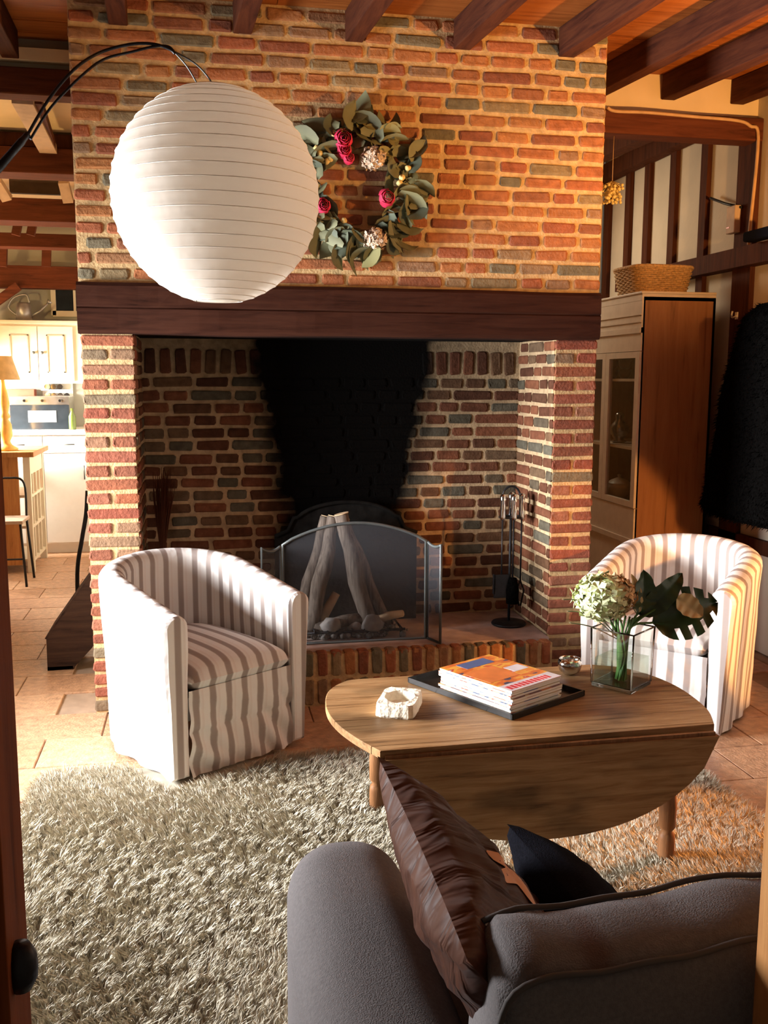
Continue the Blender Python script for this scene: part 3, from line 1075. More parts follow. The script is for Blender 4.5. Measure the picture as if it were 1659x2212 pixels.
for c, r_, lab in [((.60, 4.41, .325), .045, 'pale grey rounded stone at the left of the ashes'), ((.80, 4.40, .325), .05, 'larger whitish rounded stone in the middle of the ashes'), ((.72, 4.43, .30), .035, 'small brown stone between the two pale stones')]:
    obj('stone', MB().blob(c, r_, int(r_ * 1000), .35, 1.5, 2, (1.1, .8, .85)), plain('hearth_stone_%d' % int(r_ * 1000), (.36, .32, .29), .9, var=.3), None, world=True, label=lab, cat='stone')
mb = MB()
for i in range(220):
    x, y_ = random.gauss(.70, .13), random.uniform(4.38, 4.62)
    x = min(1.0, max(.40, x))
    r_ = random.uniform(.006, .018)
    mb.blob((x, y_, .262 + r_ * .6), r_, i, .5, 2, 1)
obj('ash_bed', mb, M_ASH, None, world=True, label='bed of grey ash and charcoal on the hearth', cat='ash', kind='stuff')
# iron grate
t = empty('fire_grate', (.70, 4.50, .257), label='low black iron grate under the logs', cat='grate')
for k in range(9):
    obj('bar', MB().tube([(-.24 + k * .06, -.12, .045), (-.24 + k * .06, .12, .045)], .006, 6), M_IRON, t)
for y_ in (-.11, .11):
    obj('rail', MB().tube([(-.26, y_, .038), (.26, y_, .038)], .007, 6), M_IRON, t)
for x_ in (-.24, .24):
    for y_ in (-.11, .11):
        obj('leg', MB().tube([(x_, y_, .038), (x_, y_, 0)], .008, 6), M_IRON, t)

# fire tool stand
bx, by = 1.53, 4.52
t = empty('fire_tool_stand', (bx, by, .258), label='black iron fire tool stand with arched handle at the right of the hearth', cat='tool stand')
obj('base', MB().lathe([(0, 0), (.085, 0), (.09, .006), (.085, .014), (.03, .020), (0, .022)], 28), M_IRON, t)
obj('pole', MB().tube([(0, 0, .015), (0, 0, .60)], .007, 10), M_IRON, t)
hp = [(.045 * math.cos(a), 0, .66 + .05 * math.sin(a)) for a in [math.pi * i / 12 for i in range(13)]]
obj('handle', MB().tube([(.0455, 0, .58)] + hp + [(-.0455, 0, .58)], .0055, 8), M_IRON, t)
obj('hook_ring', MB().tube([(.06 * math.cos(a), .04 * math.sin(a), .555) for a in [2 * math.pi * i / 16 for i in range(17)]], .006, 6), M_IRON, t)
for i, (dx, dy, kind, lab) in enumerate([(-.055, -.035, 'shovel', 'black shovel with chrome handle, leftmost tool on the stand'), (0.0, -.045, 'brush', 'black brush with chrome handle hanging at the front of the stand'),
                                         (.050, -.02, 'tongs', 'black tongs with chrome handle, rightmost tool on the stand'), (.015, .045, 'poker', 'thin black poker with chrome handle at the back of the stand')]):
    o = empty(kind, (bx + dx, by + dy, .258), 0, lab, kind, 'fire tools on the stand')
    obj('handle', MB().lathe([(0, .545), (.011, .545), (.016, .56), (.014, .64), (.017, .665), (.010, .675), (0, .676)], 14), M_CHROME, o, label='chrome handle')
    obj('shaft', MB().tube([(0, 0, .55), (0, 0, .22)], .0045, 8), M_IRON, o)
    if kind == 'shovel':
        obj('blade', MB().box(-.042, .042, -.012, -.006, .15, .27, bev=.002).box(-.042, -.036, -.012, .012, .17, .27).box(.036, .042, -.012, .012, .17, .27), M_IRON, o)
    elif kind == 'brush':
        obj('bristles', MB().lathe([(0, .25), (.022, .25), (.034, .19), (.030, .12), (0, .115)], 14), M_FUR, o)
    elif kind == 'tongs':
        obj('jaw', MB().tube([(0, 0, .23), (-.02, 0, .18), (-.004, 0, .10)], .0045, 6).tube([(0, 0, .23), (.02, 0, .18), (.004, 0, .10)], .0045, 6), M_IRON, o)
    else:
        obj('tip', MB().tube([(0, 0, .23), (0, 0, .07), (.02, 0, .085)], .0045, 6), M_IRON, o)
# dark broom in the left corner
t = empty('hearth_broom', (-.20, 4.55, .258), label='dark twig broom standing upside down in the left corner of the fireplace', cat='broom')
obj('handle', MB().tube([(0, 0, 0), (.015, .05, .45)], .012, 8), M_POST, t)
mb = MB()
for i in range(90):
    a, r_ = random.uniform(0, 6.28), random.uniform(0, .06)
    mb.tube([(.012, .04, .36), (.02 + r_ * .6 * math.cos(a), .05 + r_ * .5 * math.sin(a), .58), (.03 + r_ * math.cos(a), .06 + r_ * .8 * math.sin(a), random.uniform(.66, .82))], [.003, .0025, .0012], 4)
obj('twigs', mb, M_POST, t, kind='stuff')

# ================================================================== WREATH
wc = atY(772, 408, FY - .02)
t = empty('wreath', (wc.x, FY - .025, wc.z), label='leafy dried wreath with crimson roses hung on the chimney breast', cat='wreath')
RW = .195
obj('ring', MB().tube([(RW * math.cos(a), -.02, RW * 1.12 * math.sin(a)) for a in [2 * math.pi * i / 32 for i in range(33)]], .014, 8), M_POST, t)


def leaf_mesh(L, Wd, curl, seed, mat, nu=6):
    r = random.Random(seed)
    vs, fs = [], []
    for i in range(nu + 1):
        u = i / nu
        wv = Wd * math.sin(math.pi * min(1, u * .92 + .08)) ** .75 * (1 if i < nu else 0.05)
        z = curl * math.sin(u * 2.2)
        for s_ in (-1, 0, 1):
            vs.append((u * L, s_ * wv / 2, z + abs(s_) * wv * .18 + r.uniform(-.002, .002)))
    for i in range(nu):
        for j in range(2):
            a = i * 3 + j
            fs.append((a, a + 1, a + 4, a + 3))
    me = bpy.data.meshes.new('leaf')
    n = len(vs)
    low = [(x, y, z - .0015) for x, y, z in vs]
    me.from_pydata(vs + low, [], fs + [tuple(reversed([i + n for i in f])) for f in fs])
    me.polygons.foreach_set('use_smooth', [True] * len(me.polygons))
    me.materials.append(mat)
    me.update()
    return me


M_LEAFG2 = plain('olive_leaf', (0.22, 0.20, 0.075), 0.7, var=0.3, scale=6)
M_LEAFG3 = plain('dark_sage_leaf', (0.085, 0.10, 0.06), 0.7, var=0.3, scale=6)  # darkest leaf tone, mixed in at random around the wreath
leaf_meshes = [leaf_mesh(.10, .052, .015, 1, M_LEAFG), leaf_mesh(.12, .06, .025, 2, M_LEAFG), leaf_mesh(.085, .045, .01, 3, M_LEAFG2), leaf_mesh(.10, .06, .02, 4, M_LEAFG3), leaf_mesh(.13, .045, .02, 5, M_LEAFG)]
for i in range(150):
    a = 2 * math.pi * i / 150 + random.uniform(-.1, .1)
    rr = RW + random.uniform(-.05, .05)
    o = bpy.data.objects.new('leaf', random.choice(leaf_meshes))
    COL.objects.link(o)
    o.parent = t
    o.location = (rr * math.cos(a), -.05 - random.uniform(0, .03), rr * 1.12 * math.sin(a))
    th = a + random.choice((-1, 1)) * random.uniform(.2, 1.7)
    # lie roughly in the wall plane, tipped outwards
    o.rotation_euler = (Matrix.Rotation(-th, 4, 'Y') @ Matrix.Rotation(random.uniform(-1.1, 1.1), 4, 'X') @ Matrix.Rotation(R(-90), 4, 'X') @ Matrix.Rotation(random.uniform(-.5, -.0), 4, 'Y')).to_euler()
    s_ = random.uniform(.85, 1.4)
    o.scale = (s_, s_ * 1.1, s_)


def wp(px, py, dy=.06):
    q_ = atY(px, py, FY - .012 - dy)
    return (q_.x - wc.x, -dy, q_.z - wc.z)


def rose(c, r_, seed):
    mb_ = MB()
    rd = random.Random(seed)
    for k in range(16):
        a = k * 2.4
        rr = r_ * (.15 + .85 * k / 16)
        cc = Vector(c) + Vector((math.cos(a) * rr * .5, -r_ * (.7 - .6 * k / 16), math.sin(a) * rr * .5))
        vs, fs = [], []
        for i in range(5):
            for j in range(5):
                u, v_ = -1 + i * .5, -1 + j * .5
                d = rr * .75
                n_ = Vector((math.cos(a), -.35, math.sin(a))).normalized()
                tt = Vector((-math.sin(a), 0, math.cos(a)))
                ww = n_.cross(tt)
                vs.append(cc + n_ * (rr * .5 * (1 - u * u * .5) * 1.0) + tt * u * d * (1 - .2 * v_ * v_) + ww * v_ * d * .7 * (1 - .3 * u * u))
        for i in range(4):
            for j in range(4):
                q0 = i * 5 + j
                fs.append((q0, q0 + 1, q0 + 6, q0 + 5))
        mb_.add(vs, fs, smooth=True)
    return mb_


for px, py, r_ in ((740, 302, .045), (752, 342, .028), (834, 428, .040), (697, 445, .036), (742, 325, .036)):
    obj('rose', rose(wp(px, py), r_, px), M_ROSE, t, label='crimson rose')


def floret_ball(c, r_, n, size, seed):
    rd = random.Random(seed)
    mb_ = MB()
    for k in range(n):
        z = 1 - 2 * (k + .5) / n
        a = k * 2.39996
        d = Vector((math.sqrt(1 - z * z) * math.cos(a), math.sqrt(1 - z * z) * math.sin(a), z))
        p_ = Vector(c) + Vector((d.x, d.y, d.z * .85)) * r_ * rd.uniform(.72, 1.14)
        t1 = d.orthogonal().normalized()
        t2 = d.cross(t1)
        ph = rd.uniform(0, 1.5)
        for q_ in range(4):
            b1 = t1 * math.cos(ph + q_ * 1.5708) + t2 * math.sin(ph + q_ * 1.5708)
            b2 = d.cross(b1)
            s_ = size * rd.uniform(.8, 1.2)
            mb_.add([p_, p_ + b1 * s_ * .6 + b2 * s_ * .42 + d * s_ * .15, p_ + b1 * s_ + d * s_ * rd.uniform(-.4, .6), p_ + b1 * s_ * .6 - b2 * s_ * .42 + d * s_ * .15], [(0, 1, 2, 3)])
    return mb_


for px, py, r_ in ((806, 343, .050), (808, 518, .052)):
    obj('dried_bloom', floret_ball(wp(px, py, .05), r_, 90, .018, px), M_DRIED, t, label='round dried cream bloom')
for px, py in ((683, 322), (690, 332), (712, 345), (742, 478), (867, 385), (862, 397), (705, 350), (880, 365), (720, 290)):
    obj('bud', MB().blob(wp(px, py, .055), .014, px, .3, 2, 2), M_YBUD, t, label='small yellow bud')

# ================================================================== PAPER LANTERN LAMP
lc = Vector(CAM + ray(467, 425) * 2.73)
RL = .296
t = empty('arc_floor_lamp', (-1.05, 2.55, 0), label='arching floor lamp with a big round white paper lantern shade', cat='lamp')
nrib = 26
prof = []
for i in range(nrib):
    for s_ in range(4):
        th = math.pi * (i + s_ / 4) / nrib
        th = max(.22, min(math.pi - .22, th))
        r0 = RL * math.sin(th) - .0028 * math.sin(math.pi * s_ / 4)
        if not prof or abs(prof[-1][1] - (-RL * math.cos(th))) > 1e-5:
            prof.append((r0, -RL * math.cos(th) * 1.02))
sh_ = obj('paper_shade', MB().lathe(prof, 96, lc), M_PAPER, t, world=True)
# wire hoops inside the paper
mb = MB()
for i in range(2, nrib - 1):
    th = math.pi * i / nrib
    mb.tube([(lc.x + RL * math.sin(th) * math.cos(a), lc.y + RL * math.sin(th) * math.sin(a), lc.z - RL * math.cos(th) * 1.02) for a in [2 * math.pi * k / 48 for k in range(49)]], .0011, 4, False)
obj('wire_hoops', mb, M_PAPERW, sh_, world=True, kind='stuff')


def sub_path(pts, n=6):
    """Catmull-Rom"""
    P_ = [Vector(p) for p in pts]
    P_ = [P_[0]] + P_ + [P_[-1]]
    out = []
    for i in range(1, len(P_) - 2):
        for k in range(n):
            t_ = k / n
            a, b, c, d = P_[i - 1], P_[i], P_[i + 1], P_[i + 2]
            out.append(.5 * ((2 * b) + (-a + c) * t_ + (2 * a - 5 * b + 4 * c - d) * t_ ** 2 + (-a + 3 * b - 3 * c + d) * t_ ** 3))
    out.append(P_[-2])
    return out


LYY = 2.85
join = atY(60, 290, 2.72)
rodA = [join, atY(105, 215, 2.76), atY(160, 150, 2.79), atY(215, 114, LYY), atY(280, 96, LYY), atY(330, 95, LYY), atY(366, 106, LYY), atY(378, 116, LYY)]
rodB = [join + Vector((.006, 0, -.012)), atY(110, 232, 2.76), atY(175, 165, 2.79), atY(225, 128, LYY), atY(285, 112, LYY), atY(330, 101, LYY), atY(362, 100, LYY), atY(376, 112, LYY)]
obj('arm', MB().tube(sub_path(rodA), .0042, 8), M_IRON, t, world=True)
obj('arm', MB().tube(sub_path(rodB), .0036, 8), M_IRON, t, world=True)
obj('pole', MB().tube(sub_path([Vector((-1.05, 2.55, .02)), Vector((-1.02, 2.56, 1.0)), Vector((-.80, 2.62, 1.65)), atY(0, 360, 2.68), join]), [.011] * 19 + [.010] * 3 + [.008] * 3, 10), M_IRON, t, world=True)
obj('base', MB().lathe([(0, 0), (.15, 0), (.15, .018), (.03, .026), (0, .026)], 32), M_IRON, t)
tp = lc + Vector((0, 0, RL * .99))
obj('cord', MB().tube(sub_path([atY(378, 114, LYY), atY(405, 145, LYY), atY(432, 192, LYY)]), .0022, 6), M_PEWTER, t, world=True)
obj('cord', MB().tube(sub_path([atY(370, 108, LYY), atY(425, 140, LYY), atY(462, 188, LYY), tp - Vector((0, 0, .05))]), .0025, 6), M_PEWTER, t, world=True)

# ================================================================== ARMCHAIRS
def build_armchair(name, loc, rz, label, seed):
    t = empty(name, loc, rz, label, 'armchair', 'striped tub armchairs')
    # U path, front at y=-.35
    hw, yf, yc = .285, -.335, 0.045
    path = []
    nst = 14
    for i in range(nst):
        path.append((-hw, yf + (yc - yf) * i / nst))
    for i in range(33):
        a = math.pi - math.pi * i / 32
        path.append((hw * math.cos(a), yc + .255 * math.sin(a) ** .9 if math.sin(a) > 0 else yc))
    for i in range(1, nst + 1):
        path.append((hw, yc + (yf - yc) * i / nst))
    n = len(path)
    s_ = [0]
    for i in range(1, n):
        s_.append(s_[-1] + math.dist(path[i], path[i - 1]))
    th = .052
    vs, uvs, fs = [], [], []
    prof_n = 0
    for i, (x, y) in enumerate(path):
        if i == 0:
            tx, ty_ = path[1][0] - x, path[1][1] - y
        elif i == n - 1:
            tx, ty_ = x - path[-2][0], y - path[-2][1]
        else:
            tx, ty_ = path[i + 1][0] - path[i - 1][0], path[i + 1][1] - path[i - 1][1]
        l = math.hypot(tx, ty_)
        ox, oy = -ty_ / l, tx / l       # outward
        u = s_[i] / s_[-1]
        H = .635 + .125 * math.sin(math.pi * u) ** 1.15
        pr = []
        for k in range(12):             # outer, bottom to top
            z = .015 + (H - .05 - .015) * k / 11
            f = z / H
            wr_ = (1 - f) ** 1.5 * .010 * math.sin(s_[i] * 34 + seed) + .006 * noise.noise(Vector((s_[i] * 8, z * 6, seed)))
            pr.append((th * (.55 + .55 * f) + wr_, z))
        for k in range(1, 9):           # rounded top
            a = math.pi * k / 9
            pr.append((th * 1.1 * math.cos(a) if a < math.pi / 2 else th * .95 * math.cos(a), H - .05 + .05 * math.sin(a)))
        for k in range(8):              # inner
            z = H - .05 - (H - .05 - .26) * k / 7
            pr.append((-th * (.95 - .15 * k / 7) + .004 * noise.noise(Vector((s_[i] * 9, z * 7, seed + 5))), z))
        prof_n = len(pr)
        for d, z in pr:
            vs.append((x + ox * d, y + oy * d, z))
            uvs.append((s_[i] + .5, z))
    for i in range(n - 1):
        for k in range(prof_n - 1):
            a = i * prof_n + k
            fs.append((a, a + 1, a + prof_n + 1, a + prof_n))
    body = MB().add(vs, fs, uvs, True)
    # front faces of the arms (own vertices, gently padded)
    for e, sx in ((0, -1), (n - 1, 1)):
        ring = [vs[e * prof_n + k] for k in range(prof_n)]
        ring.append((ring[-1][0], ring[-1][1], .015))
        c = (sum(p_[0] for p_ in ring) / len(ring), yf - .012, sum(p_[2] for p_ in ring) / len(ring))
        mid = [((p_[0] * .75 + c[0] * .25), yf - .010, p_[2] * .97 + c[2] * .03) for p_ in ring]
        vv = ring + mid
        m_ = len(ring)
        ff = [(k, (k + 1) % m_, m_ + (k + 1) % m_, m_ + k) for k in range(m_)] + [tuple(range(m_, 2 * m_))]
        body.add(vv, ff, [(p_[0] + .53, p_[2]) for p_ in vv], False)
    o = obj('slipcover', body, M_STRIPE, t)
    fix_normals(o)
    # front skirt with creases
    nx_, nz_ = 48, 22
    vs, uvs, fs = [], [], []
    for j in range(nz_ + 1):
        for i in range(nx_ + 1):
            x = -.24 + .48 * i / nx_
            z = .012 + .33 * j / nz_
            f = 1 - j / nz_
            yy = yf - .004 - .012 * f + .030 * f ** .7 * noise.noise(Vector((x * 13 + z * 11, z * 8, seed))) + .010 * f ** .5 * noise.noise(Vector((x * 30 + z * 24, z * 10, seed + 4))) + .006 * math.sin(x * 60 + 4 * z * 9) * f
            if j == nz_ // 2:
                yy += .006
            vs.append((x, yy, z))
            uvs.append((x + .53, z))
    for j in range(nz_):
        for i in range(nx_):
            a = j * (nx_ + 1) + i
            fs.append((a, a + 1, a + nx_ + 2, a + nx_ + 1))
    obj('skirt', MB().add(vs, fs, uvs, True), M_STRIPE, t)
    # seat deck under the cushion
    obj('seat_deck', MB().box(-.25, .25, yf + .02, .22, .22, .31), M_STRIPE, t)
    # seat cushion: rounded, domed
    nu, nv = 26, 30
    vs, uvs, fs = [], [], []
    for sgn in (1, -1):
        off = len(vs)
        for j in range(nv + 1):
            for i in range(nu + 1):
                u, v_ = -1 + 2 * i / nu, -1 + 2 * j / nv
                x0_ = .232 * u
                back = .265 - .09 * abs(u) ** 3
                y0_ = (yf - .018) + (back - (yf - .018)) * (v_ + 1) / 2
                eu, ev = 1 - abs(u) ** 6, 1 - abs(v_) ** 8
                h = .062 * (max(0, eu) ** .5) * (max(0, ev) ** .5) + (.018 * (1 - u * u) * (1 - v_ * v_) if sgn > 0 else 0)
                vs.append((x0_, y0_, .375 + sgn * h))
                uvs.append((x0_ + .53, y0_))
        for j in range(nv):
            for i in range(nu):
                a = off + j * (nu + 1) + i
                q_ = (a, a + 1, a + nu + 2, a + nu + 1)
                fs.append(q_ if sgn > 0 else tuple(reversed(q_)))
    obj('seat_cushion', MB().add(vs, fs, uvs, True), M_STRIPE, t)
    for fx in (-.25, .25):
        for fy_ in (-.29, .15):
            obj('foot', MB().lathe([(0, 0), (.02, 0), (.026, .02), (.026, .05), (0, .05)], 12, (fx, fy_, 0)), M_PALEW, t)
    return t


ang1 = math.atan2(3.74 - 3.40, .40 + .11)
c1 = Vector(((-.11 + .40) / 2, (3.40 + 3.74) / 2, 0)) + Vector((-math.sin(ang1), math.cos(ang1), 0)) * .35
build_armchair('tub_armchair', (c1.x, c1.y, 0.012), ang1, 'striped slipcovered tub armchair in front of the left brick pier', 1)
ang2 = R(-46)
c2 = Vector((1.90, 3.70, 0)) + Vector((-math.sin(ang2), math.cos(ang2), 0)) * .35
ch2 = build_armchair('tub_armchair', (c2.x, c2.y, 0.0), ang2, 'striped slipcovered tub armchair behind the vase, before the display cabinet', 7)

# ================================================================== COFFEE TABLE
TZ = .48
tb = empty('drop_leaf_table', (.95, 2.8, 0), label='aged oak drop-leaf coffee table with its front flap hanging down', cat='table')
outl = [(.470, 2.462), (.424, 2.56), (.385, 2.68), (.369, 2.80), (.378, 2.92), (.405, 3.01), (.455, 3.075), (.52, 3.10), (.82, 3.106), (1.305, 3.117), (1.40, 3.10), (1.475, 3.05), (1.53, 2.95), (1.555, 2.84), (1.556, 2.73), (1.538, 2.60), (1.492, 2.485)]


def smooth_outline(pts, n=4):
    c_ = sub_path([(x, y, 0) for x, y in pts], n)
    return [(p_.x, p_.y) for p_ in c_]


ol = smooth_outline(outl)
cxm, cym = .96, 2.79


def slab(poly, z0, z1, b=.006):
    mb_ = MB()
    n_ = len(poly)
    def inset(d):
        return [(x + (cxm - x) * d / max(.2, math.hypot(x - cxm, y - cym)), y + (cym - y) * d / max(.2, math.hypot(x - cxm, y - cym))) for x, y in poly]
    rings = [(inset(b), z0), (poly, z0 + b), (poly, z1 - b), (inset(b), z1)]
    vs = [(x, y, z) for r_, z in rings for x, y in r_]
    fs = []
    for k in range(3):
        for i in range(n_):
            fs.append((k * n_ + i, k * n_ + (i + 1) % n_, (k + 1) * n_ + (i + 1) % n_, (k + 1) * n_ + i))
    fs += [tuple(reversed(range(n_))), tuple(range(3 * n_, 4 * n_))]
    return mb_.add(vs, fs)


# the top is made of boards: split the outline at two seams
def clip(poly, ya, yb):
    def cut(poly, y, keep_above):
        out = []
        for i in range(len(poly)):
            a, b = poly[i], poly[(i + 1) % len(poly)]
            ia, ib = (a[1] >= y) == keep_above, (b[1] >= y) == keep_above
            if ia:
                out.append(a)
            if ia != ib:
                t_ = (y - a[1]) / (b[1] - a[1])
                out.append((a[0] + (b[0] - a[0]) * t_, y))
        return out
    return cut(cut(poly, ya, True), yb, False)


for ya, yb in ((2.40, 2.497), (2.500, 2.712), (2.714, 2.912), (2.914, 3.2)):
    pl_ = clip(ol, ya, yb)
    obj('top_board', slab(pl_, TZ - .024, TZ, .002), M_TABLE, tb, world=True)
# hanging front flap with rounded lower edge
fx0, fx1 = .474, 1.492
fp = [(fx0, .455)]
for i in range(25):
    u = -1 + 2 * i / 24
    x = (fx0 + fx1) / 2 - .02 + u * (fx1 - fx0) / 2 * 1.0
    z = .455 - .275 * (1 - abs(u) ** 2.3) ** .62
    fp.append((x + .02 * (abs(u)), z))
fp.append((fx1, .455))


def flap(poly, y0, y1):
    return MB().prism([(x, z) for x, z in poly], y0, y1, 1)


o = obj('front_flap', flap(fp, 2.452, 2.474), M_TABLE, tb, world=True)
fix_normals(o)
o = obj('back_flap', flap(fp, 3.085, 3.105), M_TABLE, tb, world=True)
fix_normals(o)
obj('hinge_strip', MB().box(fx0 + .01, fx1 - .01, 2.458, 2.47, .452, .466), M_TABLE_V, tb, world=True)
# apron and turned legs
obj('apron', MB().box(.60, 1.42, 2.56, 2.58, .36, .456).box(.60, 1.42, 3.03, 3.05, .36, .456).box(.585, .605, 2.56, 3.05, .36, .456).box(1.40, 1.42, 2.56, 3.05, .36, .456), M_TABLE_V, tb, world=True)
legp = [(0, 0), (.020, 0), (.026, .02), (.026, .09), (.024, .105), (.016, .115), (.026, .13), (.027, .20), (.022, .25), (.015, .265), (.026, .28), (.015, .295), (.030, .31), (.030, .456), (0, .456)]
for lx, ly in ((.575, 3.07), (1.395, 2.56), (.575, 2.56), (1.395, 3.03)):
    obj('leg', MB().lathe(legp, 16, (lx, ly, .0)), M_TABLE_V, tb, world=True)

# ashtray
a0 = (atZ(800, 1553, TZ) + atZ(922, 1512, TZ)) / 2
an = math.atan2(atZ(890, 1560, TZ).y - atZ(800, 1553, TZ).y, atZ(890, 1560, TZ).x - atZ(800, 1553, TZ).x)
mb = MB()
w_, d_, h_ = .062, .088, .042
n_ = 40
vs, fs = [], []


def sq(a, w_, d_, k=8):
    c_, s_ = math.cos(a), math.sin(a)
    r_ = (abs(c_ / w_) ** k + abs(s_ / d_) ** k) ** (-1 / k)
    return r_ * c_, r_ * s_


rings = []
for i in range(n_):
    pass
lay = [('sq', .96, 0), ('sq', 1.0, .006), ('sq', .98, h_ - .005), ('sq', .94, h_), ('ci', .046, h_), ('ci', .042, h_ - .006), ('ci', .034, .016), ('ci', .0005, .013)]
for kind, f, z in lay:
    for i in range(n_):
        a = 2 * math.pi * i / n_
        if kind == 'sq':
            x, y_ = sq(a, w_ * f, d_ * f)
        else:
            x, y_ = f * math.cos(a), f * math.sin(a) * 1.25
        jz = .0025 * noise.noise(Vector((x * 60, y_ * 60, z * 60)))
        vs.append((x + jz, y_ + jz, max(0, z + (jz if z > 0 else 0))))
for k in range(len(lay) - 1):
    for i in range(n_):
        fs.append((k * n_ + i, k * n_ + (i + 1) % n_, (k + 1) * n_ + (i + 1) % n_, (k + 1) * n_ + i))
fs.append(tuple(reversed(range(n_))))
o = obj('ashtray', mb.add(vs, fs), M_STONE, None, label='rough cream stone ashtray with round hollow on the table', cat='ashtray')
o.location = (a0.x, a0.y, TZ)
o.rotation_euler = (0, 0, an)

# tray and magazines
pL, pF, pR = atZ(905, 1472, TZ), atZ(1080, 1562, TZ), atZ(1240, 1508, TZ)
tc_ = (pL + pR) / 2
ua = (pF - pL)
ub = (pR - pF)
ta = math.atan2(ub.y, ub.x)
t = empty('tray', (tc_.x, tc_.y, TZ), ta, 'black lacquered tray under the stack of magazines', 'tray')
Lx, Ly = ub.length / 2, .235
obj('plate', MB().box(-Lx, Lx, -Ly, Ly, .001, .006, bev=.002), M_BLACKP, t)
rm = MB()
for x0_, x1_, y0_, y1_ in ((-Lx, Lx, -Ly, -Ly + .006), (-Lx, Lx, Ly - .006, Ly), (-Lx, -Lx + .006, -Ly, Ly), (Lx - .006, Lx, -Ly, Ly)):
    rm.box(x0_, x1_, y0_, y1_, .004, .020)
obj('rim', rm, M_BLACKP, t)
mf, ml, mr = atZ(1097, 1507, TZ + .08), atZ(950, 1440, TZ + .08), atZ(1215, 1470, TZ + .08)
mc = (ml + mr) / 2
ma = math.atan2((mr - mf).y, (mr - mf).x)
covers = [cover_mat('cover_%d' % k, cols, k * 3.7) for k, cols in enumerate([
    [(.07, .06, .10), (.62, .14, .03), (.75, .22, .04), (.80, .38, .06), (.60, .10, .04), (.55, .50, .52)],
    [(.5, .1, .05), (.7, .6, .4), (.1, .15, .3)], [(.2, .3, .5), (.8, .7, .5), (.6, .2, .1)], [(.6, .5, .3), (.2, .1, .1), (.7, .3, .1)]])]
mw, md = .118, .155
NM = 9
for k in range(NM):
    z0 = TZ + .0068 + k * .0088
    th_ = .0084
    top_one = k == NM - 1
    dx, dy = (0, 0) if top_one else (random.uniform(-.004, .004), random.uniform(-.004, .004))
    lab = 'magazine with a red and orange cover, on top of the stack' if top_one else ('lowest', 'second lowest', 'third lowest', 'fourth lowest', 'middle', 'fourth from top', 'third from top', 'second from top')[k] + ' magazine in the stack on the black tray'
    o = empty('magazine', (mc.x + dx, mc.y + dy, z0), ma + random.uniform(-.02, .02), lab, 'magazine', 'stacked magazines on the tray' if not top_one else 'stacked magazines on the tray')
    pg = MB()
    pg.box(-mw, mw, -md, md, .0008, th_ - .0008)
    obj('pages', pg, M_PAPERW, o)
    cv = covers[0] if top_one else covers[1 + k % 3]
    obj('cover', MB().box(-mw - .001, mw + .001, -md - .001, md + .001, th_ - .0008, th_), cv, o)
    if top_one:
        M_RB = plain('red_print', (.62, .05, .06), .3)
        M_WB = plain('pale_print', (.68, .60, .60), .3)
        M_NB = plain('navy_print', (.10, .13, .26), .3)
        M_OB = plain('orange_print', (.72, .20, .05), .3)
        zt = th_
        obj('cover_band', MB().box(-mw, mw, -md, -md + .055, zt, zt + .0003), M_WB, o, label='pale band along the near edge')
        lm = MB()
        x = -mw + .012
        while x < mw - .03:
            wl_ = random.uniform(.010, .016)
            lm.box(x, x + wl_, -md + .012, -md + .040, zt + .0003, zt + .0006)
            x += wl_ + .004
        obj('title_lettering', lm, M_RB, o, label='blurred red title lettering')
        obj('cover_photo', MB().box(-mw + .01, .03, -.06, .06, zt, zt + .0003), M_OB, o, label='orange cover picture')
        obj('cover_photo', MB().box(-.06, .07, .085, .14, zt, zt + .0003), M_NB, o, label='dark blue cover picture')
        obj('cover_photo', MB().box(.04, mw - .01, -.03, .02, zt, zt + .0003), M_WB, o, label='small pale cover picture')

# chrome bowl
q = atZ(1230, 1456, TZ)
o = obj('bowl', MB().lathe([(0, 0), (.018, 0), (.036, .015), (.043, .036), (.038, .056), (.035, .056), (.040, .036), (.034, .018), (.016, .004), (0, .004)], 32), M_CHROME, None, label='small shiny chrome bowl beside the glass vase', cat='bowl')
o.location = (q.x, q.y, TZ)

# vase
vc = (atZ(1268, 1478, TZ) + atZ(1415, 1482, TZ)) / 2
va = R(38)
vs_ = .072
VH = .20
mb = MB()
lay = [(vs_, 0.0), (vs_, VH), (vs_ - .005, VH), (vs_ - .005, .012), (.001, .012)]
vsx, fs = [], []
for hw, z in lay:
    for a in (0, 1, 2, 3):
        sx, sy = ((-1, -1), (1, -1), (1, 1), (-1, 1))[a]
        flare = 1 + .06 * z / VH
        vsx.append((sx * hw * flare, sy * hw * flare, z))
for k in range(len(lay) - 1):
    for i in range(4):
        fs.append((k * 4 + i, k * 4 + (i + 1) % 4, (k + 1) * 4 + (i + 1) % 4, (k + 1) * 4 + i))
fs.append((3, 2, 1, 0))
o = obj('vase', mb.add(vsx, fs), M_GLASS, None, label='square clear glass vase on the table, holding the hydrangea', cat='vase')
o.location = (vc.x, vc.y, TZ + .0005)
o.rotation_euler = (0, 0, va)
mg, ng, bg = new_mat('thick_glass')
bg.inputs['Transmission Weight'].default_value = 1.0
bg.inputs['Roughness'].default_value = 0.02
bg.inputs['IOR'].default_value = 1.45
obj('glass_base', MB().box(-vs_ - .001, vs_ + .001, -vs_ - .001, vs_ + .001, 0.0005, .016, bev=.004), mg, o)
mbv = MB()
for sx in (-1, 1):
    for sy in (-1, 1):
        mbv.tube([(sx * vs_, sy * vs_, .012), (sx * vs_ * 1.06, sy * vs_ * 1.06, VH)], .0032, 8)
